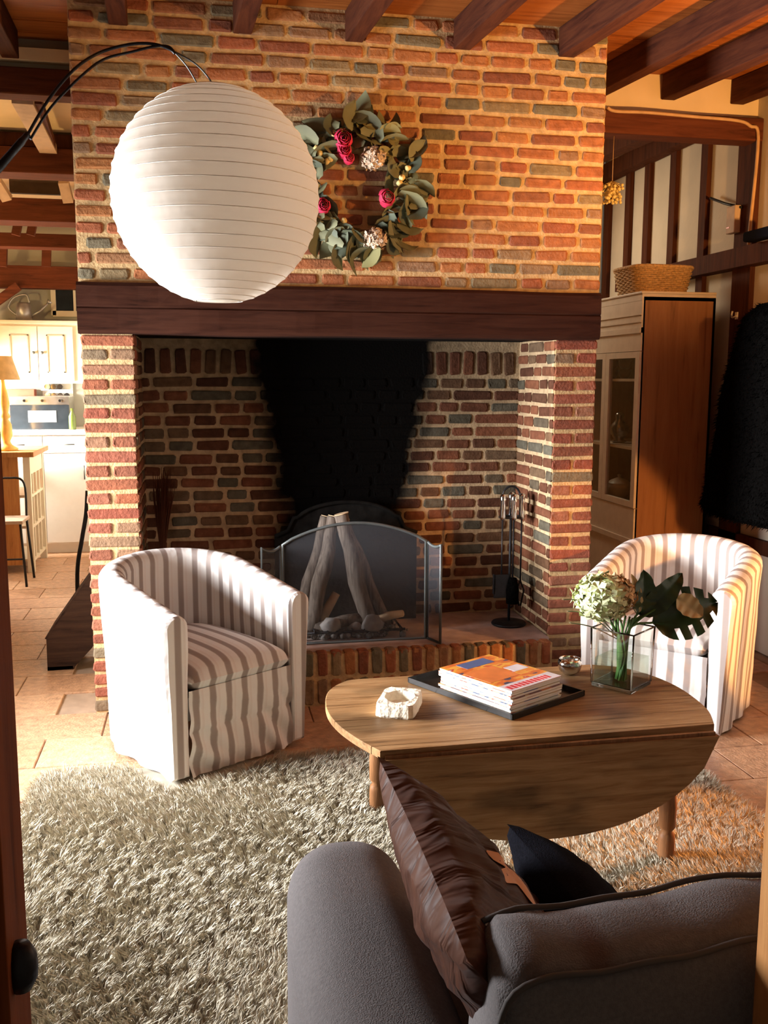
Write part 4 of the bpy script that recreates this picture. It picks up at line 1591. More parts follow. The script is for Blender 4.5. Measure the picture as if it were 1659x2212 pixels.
for k in range(4):
    c4 = [(-1, -1), (1, -1), (1, 1), (-1, 1)]
    p0, p1 = c4[k], c4[(k + 1) % 4]
    mbv.tube([(p0[0] * vs_ * 1.06, p0[1] * vs_ * 1.06, VH), (p1[0] * vs_ * 1.06, p1[1] * vs_ * 1.06, VH)], .0028, 8)
obj('glass_edges', mbv, mg, o)
wa = obj('water', MB().box(-vs_ + .007, vs_ - .007, -vs_ + .007, vs_ - .007, .014, .10), glass_mat('water', (.86, .92, .86)), o)

# hydrangea and big leaves
hc = atY(1298, 1290, vc.y - .01)
t = empty('hydrangea', (vc.x, vc.y, TZ + .015), label='pale green and tan hydrangea head in the glass vase', cat='flower')
o_ = origin_of(t)
obj('florets', floret_ball(hc - o_, .080, 210, .026, 5), M_HYD, t, kind='stuff')
obj('tan_florets', floret_ball(hc - o_ + Vector((.045, .0, .008)), .066, 120, .024, 9), M_HYD2, t, kind='stuff', label='browning tan florets')
obj('stem', MB().tube(sub_path([hc - o_ - Vector((0, 0, .03)), Vector((-.01, 0, .14)), Vector((.005, -.01, 0))]), .0045, 8), M_STEM, t)


def big_leaf(name, base, tip, width, bend, mat, label, hole=None):
    base, tip = Vector(base), Vector(tip)
    d = tip - base
    side = d.cross(Vector((0, -1, .35))).normalized()
    nrm = side.cross(d).normalized()
    if nrm.y > 0:
        nrm = -nrm
    vs, fs = [], []
    nu, nv = 16, 12
    for i in range(nu + 1):
        u = i / nu
        wv = width * (math.sin(math.pi * u ** .8) ** .6 if 0 < u < 1 else .02)
        for j in range(nv + 1):
            v_ = -1 + 2 * j / nv
            p_ = base + d * u + side * v_ * wv + nrm * (bend * math.sin(math.pi * u) - .25 * width * (1 - abs(v_)) + .005 * math.sin(u * 24) * abs(v_))
            vs.append(p_)
    for i in range(nu):
        for j in range(nv):
            if hole and hole(i, j):
                continue
            a = i * (nv + 1) + j
            fs.append((a, a + 1, a + nv + 2, a + nv + 1))
    return MB().add(vs, fs, smooth=True)


yy = vc.y
stem_pt = Vector((vc.x + .02, vc.y, TZ + .19))
for (bx_, tx_, wd, bend, mat, lab, hole) in [
        ((1385, 1330), (1392, 1232), .042, .02, M_LEAFD, 'dark green leaf standing upright beside the hydrangea', None),
        ((1378, 1325), (1365, 1240), .018, .015, M_LEAFC, 'narrow pale cream leaf next to the hydrangea', None),
        ((1385, 1330), (1475, 1238), .040, .03, M_LEAFD, 'dark green leaf leaning right above the big round leaf', None),
        ((1410, 1345), (1552, 1300), .088, .03, M_LEAFD, 'large round dark green leaf at the right of the bouquet', lambda i, j: i % 3 == 1 and (j < 3 or j > 8) and 3 < i < 15),
        ((1462, 1290), (1520, 1330), .038, -.0, M_LEAFC, 'cream patch leaf over the big dark leaf', None)]:
    mb_p = atY(bx_[0], bx_[1], yy - (.03 if mat is M_LEAFC and wd > .03 else 0))
    tp_ = atY(tx_[0], tx_[1], yy - (.06 if mat is M_LEAFC and wd > .03 else .01))
    t = empty('leaf_stem', stem_pt, 0, lab, 'leaf', 'leaves in the glass vase')
    o_ = origin_of(t)
    lo = obj('leaf_blade', big_leaf('leaf', mb_p - o_, tp_ - o_, wd, bend, mat, lab, hole), mat, t)
    obj('stalk', MB().tube(sub_path([mb_p - o_, Vector((0, 0, .0)), Vector((-.02 + random.uniform(-.015, .015), random.uniform(-.015, .015), -.17))]), .004, 7), M_STEM, t)
mb = MB()
for i in range(16):
    a = random.uniform(0, 6.28)
    mb.tube(sub_path([Vector((.018 * math.cos(a), .018 * math.sin(a), .01)), Vector((.015 * math.cos(a + 1), .015 * math.sin(a + 1), .10)), Vector((.03 * math.cos(a), .03 * math.sin(a), .22))], 3), .0035, 5)
o = obj('stems', mb, M_STEM, None, label='bundle of green stems standing in the glass vase', cat='stems', kind='stuff')
o.location = (vc.x, vc.y, TZ + .013)
# thin grass blades arching out to the left of the vase
mb = MB()
for px, py in ((1225, 1320), (1215, 1295), (1230, 1345)):
    mb.tube(sub_path([Vector((0, 0, .15)), (atY(px + 50, py + 10, vc.y) - Vector((vc.x, vc.y, TZ))), (atY(px, py, vc.y - .02) - Vector((vc.x, vc.y, TZ)))]), [.002] * 12 + [.0008], 4)
o = obj('grass_blades', mb, M_LEAFG, None, label='thin grey-green grass blades arching left out of the vase', cat='grass', kind='stuff')
o.location = (vc.x, vc.y, TZ)

# ================================================================== RUG
def build_rug():
    x0, x1, y0, y1, rc = -.64, 1.86, .55, 3.60, .13
    t = empty('shaggy_rug', ((x0 + x1) / 2, (y0 + y1) / 2, 0), label='large shaggy beige-grey rug under the coffee table', cat='rug')

    def inside(x, y, m_=0.0):
        dx = np.maximum(np.maximum(x0 + rc - x, x - (x1 - rc)), 0)
        dy = np.maximum(np.maximum(y0 + rc - y, y - (y1 - rc)), 0)
        return np.hypot(dx, dy) < rc - m_
    poly = []
    for cx_, cy_, a0_ in ((x1 - rc, y1 - rc, 0), (x0 + rc, y1 - rc, 90), (x0 + rc, y0 + rc, 180), (x1 - rc, y0 + rc, 270)):
        for k in range(7):
            a = R(a0_ + 15 * k)
            poly.append((cx_ + rc * math.cos(a), cy_ + rc * math.sin(a)))
    obj('backing', MB().prism(poly, 0.001, .010, 2), M_RUGB, t, world=True)
    NS = 300000
    x = rng.uniform(x0, x1, NS)
    y = rng.uniform(y0, y1, NS)
    keep = inside(x, y, .01)
    # nothing under the sofa, thinner where furniture hides it
    keep &= ~((x > .3) & (y < 1.15))
    for cc, aa in ((c1, ang1), (c2, ang2)):      # nothing pokes through the chair skirts
        lx_ = (x - cc.x) * math.cos(aa) + (y - cc.y) * math.sin(aa)
        ly_ = -(x - cc.x) * math.sin(aa) + (y - cc.y) * math.cos(aa)
        keep &= ~((abs(lx_) < .36) & (ly_ > -.40) & (ly_ < .36))
    x, y = x[keep], y[keep]
    n = len(x)
    # tufts: strands lean with a smooth flow field plus clumps
    gx, gy = np.floor(x / .022), np.floor(y / .022)
    h = np.sin(gx * 127.1 + gy * 311.7) * 43758.5453
    h = h - np.floor(h)
    h2 = np.sin(gx * 269.5 + gy * 183.3) * 43758.5453
    h2 = h2 - np.floor(h2)
    flow = 2.6 * np.sin(x * 2.1 + 1.3 * np.sin(y * 1.7)) + 1.5 * np.cos(y * 2.6 + x)
    ang = flow + (h - .5) * 3.0 + rng.normal(0, .6, n)
    lean = .014 + .012 * h2 + rng.normal(0, .004, n)
    cx_, cy_ = (gx + .5 + (h - .5) * .6) * .022, (gy + .5 + (h2 - .5) * .6) * .022
    ht = .030 + .009 * h2 + rng.normal(0, .003, n)
    dirx, diry = np.cos(ang), np.sin(ang)
    # tip gathers towards the tuft centre
    tx = x + dirx * lean + (cx_ - x) * .30
    ty_ = y + diry * lean + (cy_ - y) * .30
    mx_, my_ = x + (tx - x) * .35, y + (ty_ - y) * .35
    wa_ = rng.uniform(0, 6.28, n)
    wx, wy = np.cos(wa_) * .0014, np.sin(wa_) * .0014
    z0, zm, zt = .008, .008 + ht * .65, .008 + ht
    V = np.zeros((n, 5, 3), dtype=np.float32)
    V[:, 0] = np.stack([x - wx, y - wy, np.full(n, z0)], 1)
    V[:, 1] = np.stack([x + wx, y + wy, np.full(n, z0)], 1)
    V[:, 2] = np.stack([mx_ + wx * 1.2, my_ + wy * 1.2, zm], 1)
    V[:, 3] = np.stack([mx_ - wx * 1.2, my_ - wy * 1.2, zm], 1)
    V[:, 4] = np.stack([tx, ty_, zt], 1)
    c0 = np.array([(x0 + x1) / 2, (y0 + y1) / 2, 0], dtype=np.float32)
    V -= c0
    me = bpy.data.meshes.new('pile')
    me.vertices.add(n * 5)
    me.vertices.foreach_set('co', V.ravel())
    base = np.arange(n)[:, None] * 5
    quads = (base + np.array([[0, 1, 2, 3]]))
    tris = (base + np.array([[3, 2, 4]]))
    loops = np.concatenate([quads.ravel(), tris.ravel()]).astype(np.int32)
    me.loops.add(len(loops))
    me.loops.foreach_set('vertex_index', loops)
    me.polygons.add(2 * n)
    ls = np.concatenate([np.arange(n) * 4, n * 4 + np.arange(n) * 3]).astype(np.int32)
    me.polygons.foreach_set('loop_start', ls)
    me.update(calc_edges=True)
    me.validate()
    at = me.attributes.new('tint', 'FLOAT', 'POINT')
    big = .5 + .25 * np.sin(x * 5 + 2 * np.sin(y * 4)) * np.cos(y * 6)
    tint = np.clip(.25 * big + .30 * h + .5 * rng.uniform(0, 1, n), 0, 1)
    tv = np.repeat(tint[:, None], 5, 1)
    at.data.foreach_set('value', tv.astype(np.float32).ravel())
    me.materials.append(M_RUG)
    o = bpy.data.objects.new('pile', me)
    COL.objects.link(o)
    o.parent = t
    o['kind'] = 'stuff'


build_rug()

# ================================================================== SOFA
def rounded(x0, x1, y0, y1, z0, z1, r, seg=6, sub=0, puff=0.0, seed=0):
    bm = bmesh.new()
    bmesh.ops.create_cube(bm, size=1)
    for v in bm.verts:
        v.co = Vector(((x0 + x1) / 2 + v.co.x * (x1 - x0), (y0 + y1) / 2 + v.co.y * (y1 - y0), (z0 + z1) / 2 + v.co.z * (z1 - z0)))
    bmesh.ops.bevel(bm, geom=bm.edges[:], offset=r, segments=seg, profile=0.5, affect='EDGES')
    if sub:
        bmesh.ops.subdivide_edges(bm, edges=[e for e in bm.edges if e.calc_length() > .12], cuts=sub, use_grid_fill=True)
        c = Vector(((x0 + x1) / 2, (y0 + y1) / 2, (z0 + z1) / 2))
        bm.normal_update()
        for v in bm.verts:
            d = v.co - c
            k = puff * (1 - min(1, abs(d.x) / ((x1 - x0) / 2)) ** 2 * .6) + .004 * noise.noise(v.co * 7 + Vector((seed, 0, 0)))
            v.co += v.normal * k
    bm.verts.index_update()
    mb_ = MB().add([tuple(v.co) for v in bm.verts], [tuple(v.index for v in f.verts) for f in bm.faces], smooth=True)
    bm.free()
    return mb_


sf = empty('sofa', (1.2, 1.45, 0), label='grey fabric sofa seen from behind at the lower right', cat='sofa')
SB = .80
# arm: long padded roll
vs, fs = [], []
na, ns = 40, 28
for i in range(na + 1):
    t_ = i / na
    y_ = 1.02 + .845 * t_
    if t_ > .82:
        e = math.sqrt(max(0, 1 - ((t_ - .82) / .18) ** 2))
    else:
        e = 1
    cx_ = .268 - .012 * math.sin(math.pi * t_)
    hwid = (.112 + .010 * math.sin(math.pi * t_)) * (.30 + .70 * e)
    topz = .585 - .10 * (1 - e)
    for k in range(ns + 1):
        a = math.pi * k / ns
        ca, sa = math.cos(a), math.sin(a)
        x_ = cx_ + hwid * math.copysign(abs(ca) ** .75, ca)
        z_ = topz - .10 + .10 * abs(sa) ** .85
        if k == 0 or k == ns:
            z_ = .10
        x_ += .003 * noise.noise(Vector((x_ * 9, y_ * 9, z_ * 5)))
        vs.append((x_, y_, z_))
for i in range(na):
    for k in range(ns):
        a = i * (ns + 1) + k
        fs.append((a, a + 1, a + ns + 2, a + ns + 1))
fs.append(tuple(range(ns + 1)))
fs.append(tuple(na * (ns + 1) + k for k in reversed(range(ns + 1))))
o = obj('arm', MB().add(vs, fs, smooth=True), M_SOFA, sf, world=True)
fix_normals(o)
# back: slightly rotated slab with waved top
mb = MB()
vs, fs = [], []
nxb = 60
sec = []
for k in range(9):
    a = math.pi * k / 8
    sec.append(a)


def back_y(x):
    return .985 + (x - .345) * .085


for i in range(nxb + 1):
    t_ = i / nxb
    x_ = .335 + 1.95 * t_ ** 1.0
    yb = back_y(x_)
    e = math.sqrt(max(0, 1 - (1 - min(1, t_ / .022)) ** 2)) if t_ < .035 else 1
    zt_ = SB - .028 * (1 - e) + .004 * math.sin(x_ * 21) + .003 * math.sin(x_ * 37 + 1)
    ring = [(yb + .01, .12), (yb, .30), (yb - .006, .55), (yb, zt_ - .030), (yb + .006, zt_ - .012), (yb + .020, zt_ - .002), (yb + .05, zt_ + .005), (yb + .09, zt_ + .006), (yb + .122, zt_ - .001), (yb + .137, zt_ - .014), (yb + .145, zt_ - .05), (yb + .19, .45), (yb + .19, .12)]
    for y_, z_ in ring:
        vs.append((x_ + (.008 * (1 - e) if y_ > yb + .03 else 0), y_ * 1 + (.5 - .0) * 0, z_))
k = len(ring)
for i in range(nxb):
    for j in range(k - 1):
        fs.append((i * k + j, i * k + j + 1, (i + 1) * k + j + 1, (i + 1) * k + j))
fs.append(tuple(range(k)))
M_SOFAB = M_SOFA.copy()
M_SOFAB.name = 'grey_wool_fabric_shade_bands'
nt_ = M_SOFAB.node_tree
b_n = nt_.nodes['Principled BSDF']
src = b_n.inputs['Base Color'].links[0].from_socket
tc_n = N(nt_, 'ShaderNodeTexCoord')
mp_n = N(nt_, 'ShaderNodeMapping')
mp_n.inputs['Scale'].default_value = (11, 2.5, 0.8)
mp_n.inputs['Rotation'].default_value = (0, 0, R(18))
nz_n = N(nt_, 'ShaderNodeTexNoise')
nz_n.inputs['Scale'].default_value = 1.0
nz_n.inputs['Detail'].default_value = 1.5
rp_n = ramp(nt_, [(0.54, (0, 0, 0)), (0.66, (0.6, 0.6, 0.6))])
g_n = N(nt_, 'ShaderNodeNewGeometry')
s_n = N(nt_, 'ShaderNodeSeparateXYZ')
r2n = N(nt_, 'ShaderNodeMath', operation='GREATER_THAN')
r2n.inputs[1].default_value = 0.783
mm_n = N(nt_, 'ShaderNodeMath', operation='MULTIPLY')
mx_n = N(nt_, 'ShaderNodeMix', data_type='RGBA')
mx_n.inputs['B'].default_value = (0.085, 0.032, 0.016, 1)  # brown shadow bands of the wrinkled top, painted into the fabric colour
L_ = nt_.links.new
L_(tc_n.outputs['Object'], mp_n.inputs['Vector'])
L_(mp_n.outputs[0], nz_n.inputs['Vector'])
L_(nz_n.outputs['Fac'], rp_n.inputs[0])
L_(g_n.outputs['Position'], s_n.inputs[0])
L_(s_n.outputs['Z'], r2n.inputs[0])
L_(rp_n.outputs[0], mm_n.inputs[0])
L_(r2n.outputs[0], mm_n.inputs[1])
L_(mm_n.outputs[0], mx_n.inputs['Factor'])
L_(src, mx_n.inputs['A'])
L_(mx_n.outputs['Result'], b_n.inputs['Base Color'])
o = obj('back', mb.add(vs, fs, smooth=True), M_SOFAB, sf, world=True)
fix_normals(o)
pip1 = [(.326, back_y(.335) + .005, .15), (.327, back_y(.335) + .002, .5), (.328, back_y(.33) - .002, .70), (.332, back_y(.34) - .004, SB - .055), (.350, back_y(.35) - .004, SB - .018)] + [(x_, back_y(x_) + .001, SB - .012 + .004 * math.sin(x_ * 21) + .003 * math.sin(x_ * 37 + 1)) for x_ in np.linspace(.40, 2.28, 30)]
obj('piping', MB().tube(sub_path(pip1, 3), .0042, 8), M_PIPING, sf, world=True)
pip2 = [(.352, back_y(.35) + .135, SB - .010)] + [(x_, back_y(x_) + .135, SB - .003 + .004 * math.sin(x_ * 21) + .003 * math.sin(x_ * 37 + 1)) for x_ in np.linspace(.40, 2.28, 30)]
obj('piping', MB().tube(sub_path(pip2, 3), .0042, 8), M_PIPING, sf, world=True)
obj('base', rounded(.33, 2.28, 1.16, 1.62, .08, .28, .03), M_SOFA, sf, world=True)
for x0_, x1_ in ((.385, 1.02), (1.025, 1.66), (1.665, 2.28)):
    obj('seat_cushion', rounded(x0_, x1_, 1.18, 1.66, .27, .44, .05, sub=3, puff=.012), M_SEAT, sf, world=True)
for fx_, fy_ in ((.36, 1.08), (.36, 1.55), (2.2, 1.15), (2.2, 1.55)):
    obj('foot', MB().box(fx_ - .03, fx_ + .03, fy_ - .03, fy_ + .03, 0, .11), M_POST, sf, world=True)


def pillow(name, corners, thick, mat, label, wrinkle=.006, seed=0, piping=None):
    """corners: four world points in order; puffed on both sides of their mean plane"""
    c_ = [Vector(p_) for p_ in corners]
    ctr = sum(c_, Vector()) / 4
    nrm = (c_[2] - c_[0]).cross(c_[3] - c_[1]).normalized()
    N_ = 30
    mb_ = MB()
    for sgn in (1, -1):
        vs, fs = [], []
        for j in range(N_ + 1):
            for i in range(N_ + 1):
                u, v_ = i / N_, j / N_
                uu, vv = 2 * u - 1, 2 * v_ - 1
                # sides pulled in a little between the corners
                pin = .045
                us = u + (0.5 - u) * 2 * pin * (1 - vv * vv)
                vs2 = v_ + (0.5 - v_) * 2 * pin * (1 - uu * uu)
                p_ = c_[0] * (1 - us) * (1 - vs2) + c_[1] * us * (1 - vs2) + c_[2] * us * vs2 + c_[3] * (1 - us) * vs2
                h_ = thick * max(0, (1 - uu ** 2)) ** .42 * max(0, (1 - vv ** 2)) ** .42
                rad_ = math.hypot(uu, vv)
                h_ += wrinkle * (1 - max(abs(uu), abs(vv)) ** 4) * (noise.noise(Vector((uu * 3.0 + seed, vv * 7, seed))) + .6 * math.sin(vv * 17 + uu * 3 + seed) * abs(uu) ** 2)
                vs.append(p_ + nrm * sgn * h_)
        for j in range(N_):
            for i in range(N_):
                a = j * (N_ + 1) + i
                q_ = (a, a + 1, a + N_ + 2, a + N_ + 1)
                fs.append(q_ if sgn > 0 else tuple(reversed(q_)))
        mb_.add(vs, fs, smooth=True)
    t = empty(name, (ctr.x, ctr.y, min(p_.z for p_ in c_)), 0, label, 'cushion', 'cushions on the sofa')
    obj('cover', mb_, mat, t, world=True)
    return t, c_, nrm


A = atZ(815, 1633, .80)
B = atZ(1010, 2075, .80)
brown, bc, bn = pillow('cushion', [A, B, (B.x + .24, B.y + .05, .45), (A.x + .27, A.y - .08, .45)], .085, M_SATIN, 'big brown satin cushion with orange leaf print leaning against the sofa arm', .017, 3)
lp_, lf = [], []
face_sgn = 1 if bn.x > 0 else -1


def brown_pt(u, v_):
    uu, vv = 2 * u - 1, 2 * v_ - 1
    us = u + (0.5 - u) * .09 * (1 - vv * vv)
    v2 = v_ + (0.5 - v_) * .09 * (1 - uu * uu)
    p_ = bc[0] * (1 - us) * (1 - v2) + bc[1] * us * (1 - v2) + bc[2] * us * v2 + bc[3] * (1 - us) * v2
    h_ = .085 * max(0, (1 - uu ** 2)) ** .42 * max(0, (1 - vv ** 2)) ** .42
    h_ += .017 * (1 - max(abs(uu), abs(vv)) ** 4) * (noise.noise(Vector((uu * 3.0 + 3, vv * 7, 3))) + .6 * math.sin(vv * 17 + uu * 3 + 3) * abs(uu) ** 2)
    return p_ + bn * face_sgn * (h_ + .0025)


for cu, cv, rr_, a0_ in ((.50, .36, .13, .3),):
    base_i = len(lp_)
    lp_.append(brown_pt(cu, cv))
    nl = 50
    for ring_ in (.35, .7, 1.0):
        for i in range(nl):
            a = 2 * math.pi * i / nl
            r_ = rr_ * ring_ * (.45 + .55 * abs(math.cos(2.5 * (a - a0_))) ** 1.6)
            lp_.append(brown_pt(min(.97, max(.03, cu + r_ * math.cos(a))), min(.97, max(.04, cv + r_ * math.sin(a)))))
    for i in range(nl):
        lf.append((base_i, base_i + 1 + i, base_i + 1 + (i + 1) % nl))
        for q_ in range(2):
            o1 = base_i + 1 + q_ * nl
            lf.append((o1 + i, o1 + nl + i, o1 + nl + (i + 1) % nl, o1 + (i + 1) % nl))
obj('printed_leaf', MB().add(lp_, lf, smooth=True), M_LEAFPRINT, brown, world=True, label='orange printed leaf motif')
A2 = atZ(1095, 1780, .655)
blk, _, _ = pillow('cushion', [A2, (A2.x + .03, A2.y - .34, .66), (A2.x + .17, A2.y - .34, .44), (A2.x + .16, A2.y - .02, .44)], .075, M_BLACKF, 'black cushion on the sofa seat, right of the big brown cushion', .004, 8)

# ================================================================== DISPLAY CABINET (right)
CY0, CY1, CXa, CXb, CZ = 5.05, 5.95, 2.45, 2.90, 1.99
t = empty('display_cabinet', (2.68, 5.5, 0), label='tall off-white display cabinet with glass door and side panel in shaded brown', cat='cabinet')
obj('side_panel', MB().box(CXa + .01, CXb, CY0, CY0 + .02, .06, CZ - .03), M_CABSIDE, t, world=True, label='side panel coloured a warm shaded brown')
obj('side_panel', MB().box(CXa + .01, CXb, CY1 - .02, CY1, .06, CZ - .03), M_CABSIDE, t, world=True, label='side panel coloured a warm shaded brown')
obj('back_panel', MB().box(CXb - .015, CXb, CY0, CY1, .06, CZ - .03), M_CABIN, t, world=True)
obj('cornice', MB().box(CXa - .008, CXb, CY0 - .008, CY1 + .008, CZ - .014, CZ, bev=.004).box(CXa - .001, CXb, CY0, CY1, CZ - .05, CZ - .014), M_CABW, t, world=True)
obj('plinth', MB().box(CXa - .01, CXb, CY0 - .01, CY1 + .01, 0, .08), M_CABW, t, world=True)
zt0, zt1, zb0 = 1.66, CZ - .05, .76
obj('top_panel', MB().box(CXa, CXa + .02, CY0, CY1, zt0, zt1).box(CXa - .008, CXa + .02, CY0, CY1, zt0 + .10, zt0 + .13).box(CXa - .006, CXa, CY0, CY1, zt0 + .16, zt0 + .17).box(CXa - .006, CXa, CY0, CY1, zt0 + .20, zt0 + .205), M_CABW, t, world=True)
obj('bottom_panel', MB().box(CXa, CXa + .02, CY0, CY1, .06, zb0).box(CXa - .012, CXa + .02, CY0, CY1, .55, .58), M_CABW, t, world=True)
obj('bottom_board', MB().box(CXa + .02, CXb - .015, CY0 + .02, CY1 - .02, zb0 - .02, zb0), M_CABIN, t, world=True)
dz0, dz1 = zb0 + .003, zt0 - .003
d1 = obj('door', MB().box(CXa - .004, CXa + .02, CY0, CY0 + .05, dz0, dz1).box(CXa - .004, CXa + .02, CY0 + .40, CY0 + .45, dz0, dz1).box(CXa - .004, CXa + .02, CY0 + .05, CY0 + .40, dz0, dz0 + .035).box(CXa - .004, CXa + .02, CY0 + .05, CY0 + .40, dz1 - .035, dz1), M_CABW, t, world=True)
obj('pane', MB().box(CXa + .006, CXa + .009, CY0 + .05, CY0 + .40, dz0 + .035, dz1 - .035), M_PANE, d1, world=True)
d2 = obj('door', MB().box(CXa - .004, CXa + .02, CY0 + .453, CY0 + .50, dz0, dz1).box(CXa - .004, CXa + .02, CY1 - .05, CY1, dz0, dz1).box(CXa - .004, CXa + .02, CY0 + .50, CY1 - .05, dz0, dz0 + .035).box(CXa - .004, CXa + .02, CY0 + .50, CY1 - .05, dz1 - .035, dz1), M_CABW, t, world=True)
obj('pane', MB().box(CXa + .006, CXa + .009, CY0 + .50, CY1 - .05, dz0 + .035, dz1 - .035), M_PANE, d2, world=True)
zs1, zs2 = atX(1350, 818, CXa + .03).z, atX(1340, 962, CXa + .03).z
for z in (zs1, zs2):
    obj('shelf', MB().box(CXa + .025, CXb - .015, CY0 + .02, CY1 - .02, z - .016, z), M_CABW, t, world=True)
M_SILVER = plain('tarnished_silver', (.35, .35, .37), .22, 1.0)
M_PORC = plain('porcelain', (.62, .50, .40), .35)
# things in the cabinet
for px, py, lab in ((1322, 790, 'stacked brown cup on the cabinet top shelf, far one'), (1350, 790, 'stacked brown cup on the cabinet top shelf, near one')):
    q = atX(px, 800, CXa + .12)
    for lev in range(3):
        o = obj('cup', MB().lathe([(0, 0), (.022, 0), (.036, .02), (.040, .055), (.037, .055), (.033, .022), (0, .006)], 20), plain('brown_glaze', (.20, .09, .06), .4), None,
                label=('lowest', 'middle', 'topmost')[lev] + ' brown cup of the ' + ('far' if px < 1340 else 'near') + ' stack on the cabinet top shelf', cat='cup', group='cups stacked in the cabinet')
        o.location = (CXa + .12, q.y, zs1 + .058 * lev + .0005)
q = atX(1337, 940, CXa + .12)
o = obj('silver_pitcher', MB().lathe([(0, 0), (.035, 0), (.05, .012), (.030, .022), (.055, .06), (.060, .09), (.045, .12), (.022, .145), (.030, .17), (.020, .185), (0, .19)], 24), M_SILVER, None, label='dark silver lidded pitcher on the middle shelf of the cabinet', cat='pitcher')
o.location = (CXa + .12, q.y, zs2 + .0005)
q = atX(1335, 1100, CXa + .12)
t = empty('sugar_bowl', (CXa + .12, q.y, zb0 + .0005), label='pale porcelain lidded bowl on the lowest shelf of the cabinet', cat='bowl')
obj('body', MB().lathe([(0, 0), (.04, 0), (.065, .03), (.075, .07), (.070, .10), (.066, .10), (.07, .07), (0, .012)], 24), M_PORC, t)
obj('lid', MB().lathe([(.074, .10), (.05, .118), (.02, .130), (.008, .135), (.013, .15), (0, .155)], 24), M_PORC, t)

# wicker basket on the cabinet
bq = atY(1410, 610, 5.15)
t = empty('wicker_basket', (2.64, 5.32, CZ), R(4), 'shallow honey-coloured wicker basket on top of the display cabinet', 'basket')
mb = MB()
Lb, Wb, Hb = .19, .17, .145
for lv in range(15):
    f = lv / 14
    pts = []
    for i in range(41):
        a = 2 * math.pi * i / 40
        x_, y_ = sq(a + 1e-4, (Lb - .03 + .03 * f), (Wb - .02 + .02 * f), 5)
        wv = .004 * (1 if (i + lv) % 2 else -1)
        k_ = 1 + wv / math.hypot(x_, y_)
        pts.append((x_ * k_, y_ * k_, .004 + Hb * f))
    mb.tube(pts, .006, 5, False)
obj('woven_wall', mb, M_WICKER, t)
obj('bottom', MB().box(-Lb + .04, Lb - .04, -Wb + .03, Wb - .03, 0, .01), M_WICKER, t)
obj('rim', MB().tube([(*sq(2 * math.pi * i / 40 + 1e-4, Lb, Wb, 5), Hb + .006) for i in range(41)], .011, 8), M_WICKER, t)
# white note lying on the basket
o = obj('napkin', MB().box(-.07, .05, -.06, .06, 0, .012, bev=.004), M_PAPERW, None, label='white folded cloth lying in the wicker basket', cat='cloth')
o.location = (2.58, 5.25, CZ + Hb + .010)
o.rotation_euler = (0, 0, .3)

# coat hanging on the right wall
XC = Xw - .19
lev = [(660, 1640, 1800), (690, 1602, 1800), (740, 1594, 1800), (800, 1582, 1800), (860, 1560, 1800), (930, 1550, 1800), (1000, 1538, 1790), (1050, 1522, 1780), (1085, 1512, 1760), (1105, 1540, 1720)]
vs, fs = [], []
nr = 28
for py, pa, pb in lev:
    a, b_ = atX(pa, py, XC), atX(pb, py, XC)
    z = a.z
    ym, hl = (a.y + b_.y) / 2, abs(a.y - b_.y) / 2
    for k in range(nr):
        an_ = 2 * math.pi * k / nr
        nn = 1 + .22 * noise.noise(Vector((math.cos(an_) * 2, math.sin(an_) * 2, z * 3)))
        vs.append((XC + .08 * math.cos(an_) * nn, ym + hl * math.sin(an_) * nn, z))
for i in range(len(lev) - 1):
    for k in range(nr):
        fs.append((i * nr + k, i * nr + (k + 1) % nr, (i + 1) * nr + (k + 1) % nr, (i + 1) * nr + k))
fs += [tuple(range(nr)), tuple((len(lev) - 1) * nr + k for k in reversed(range(nr)))]
ctop = atX(1660, 665, XC)
t = empty('fur_coat', (XC, ctop.y, atX(1540, 1105, XC).z), label='black fluffy coat hanging on the timber-framed wall', cat='coat')
cb = MB().add(vs, fs, smooth=True)
o = obj('body', cb, M_FUR, t, world=True)
fix_normals(o)
me = o.data
co = origin_of(t)
fur = MB()
tris_c = [([me.vertices[i].co.copy() for i in f.vertices], f.normal.copy(), f.area) for f in me.polygons if len(f.vertices) == 4]
for c_, n_, ar in tris_c:
    if n_.x > .25:
        continue
    for _ in range(40):
        ua_, ub_ = random.random(), random.random()
        q0 = (c_[0] * (1 - ua_) + c_[1] * ua_) * (1 - ub_) + (c_[3] * (1 - ua_) + c_[2] * ua_) * ub_
        tip = q0 + n_ * random.uniform(.012, .028) + Vector((random.uniform(-.01, .01), random.uniform(-.018, .018), -random.uniform(.0, .03)))
        sd = Vector((random.uniform(-1, 1), random.uniform(-1, 1), random.uniform(-1, 1))).normalized() * .003
        fur.add([q0 - sd, q0 + sd, tip], [(0, 1, 2)])
obj('fur_tufts', fur, M_FUR, t, kind='stuff')
q = atX(1592, 682, Xw - .03)
t = empty('coat_hook', (Xw - .03, q.y, q.z), label='small white coat hook beside the black coat', cat='hook')
obj('hook', MB().tube(sub_path([Vector((0, 0, 0)), Vector((-.04, -.02, -.012)), Vector((-.06, -.045, 0)), Vector((-.062, -.055, .02))]), .005, 8), M_PAPERW, t)
obj('plate', MB().box(-.006, 0, -.012, .012, -.02, .02), M_PAPERW, t)

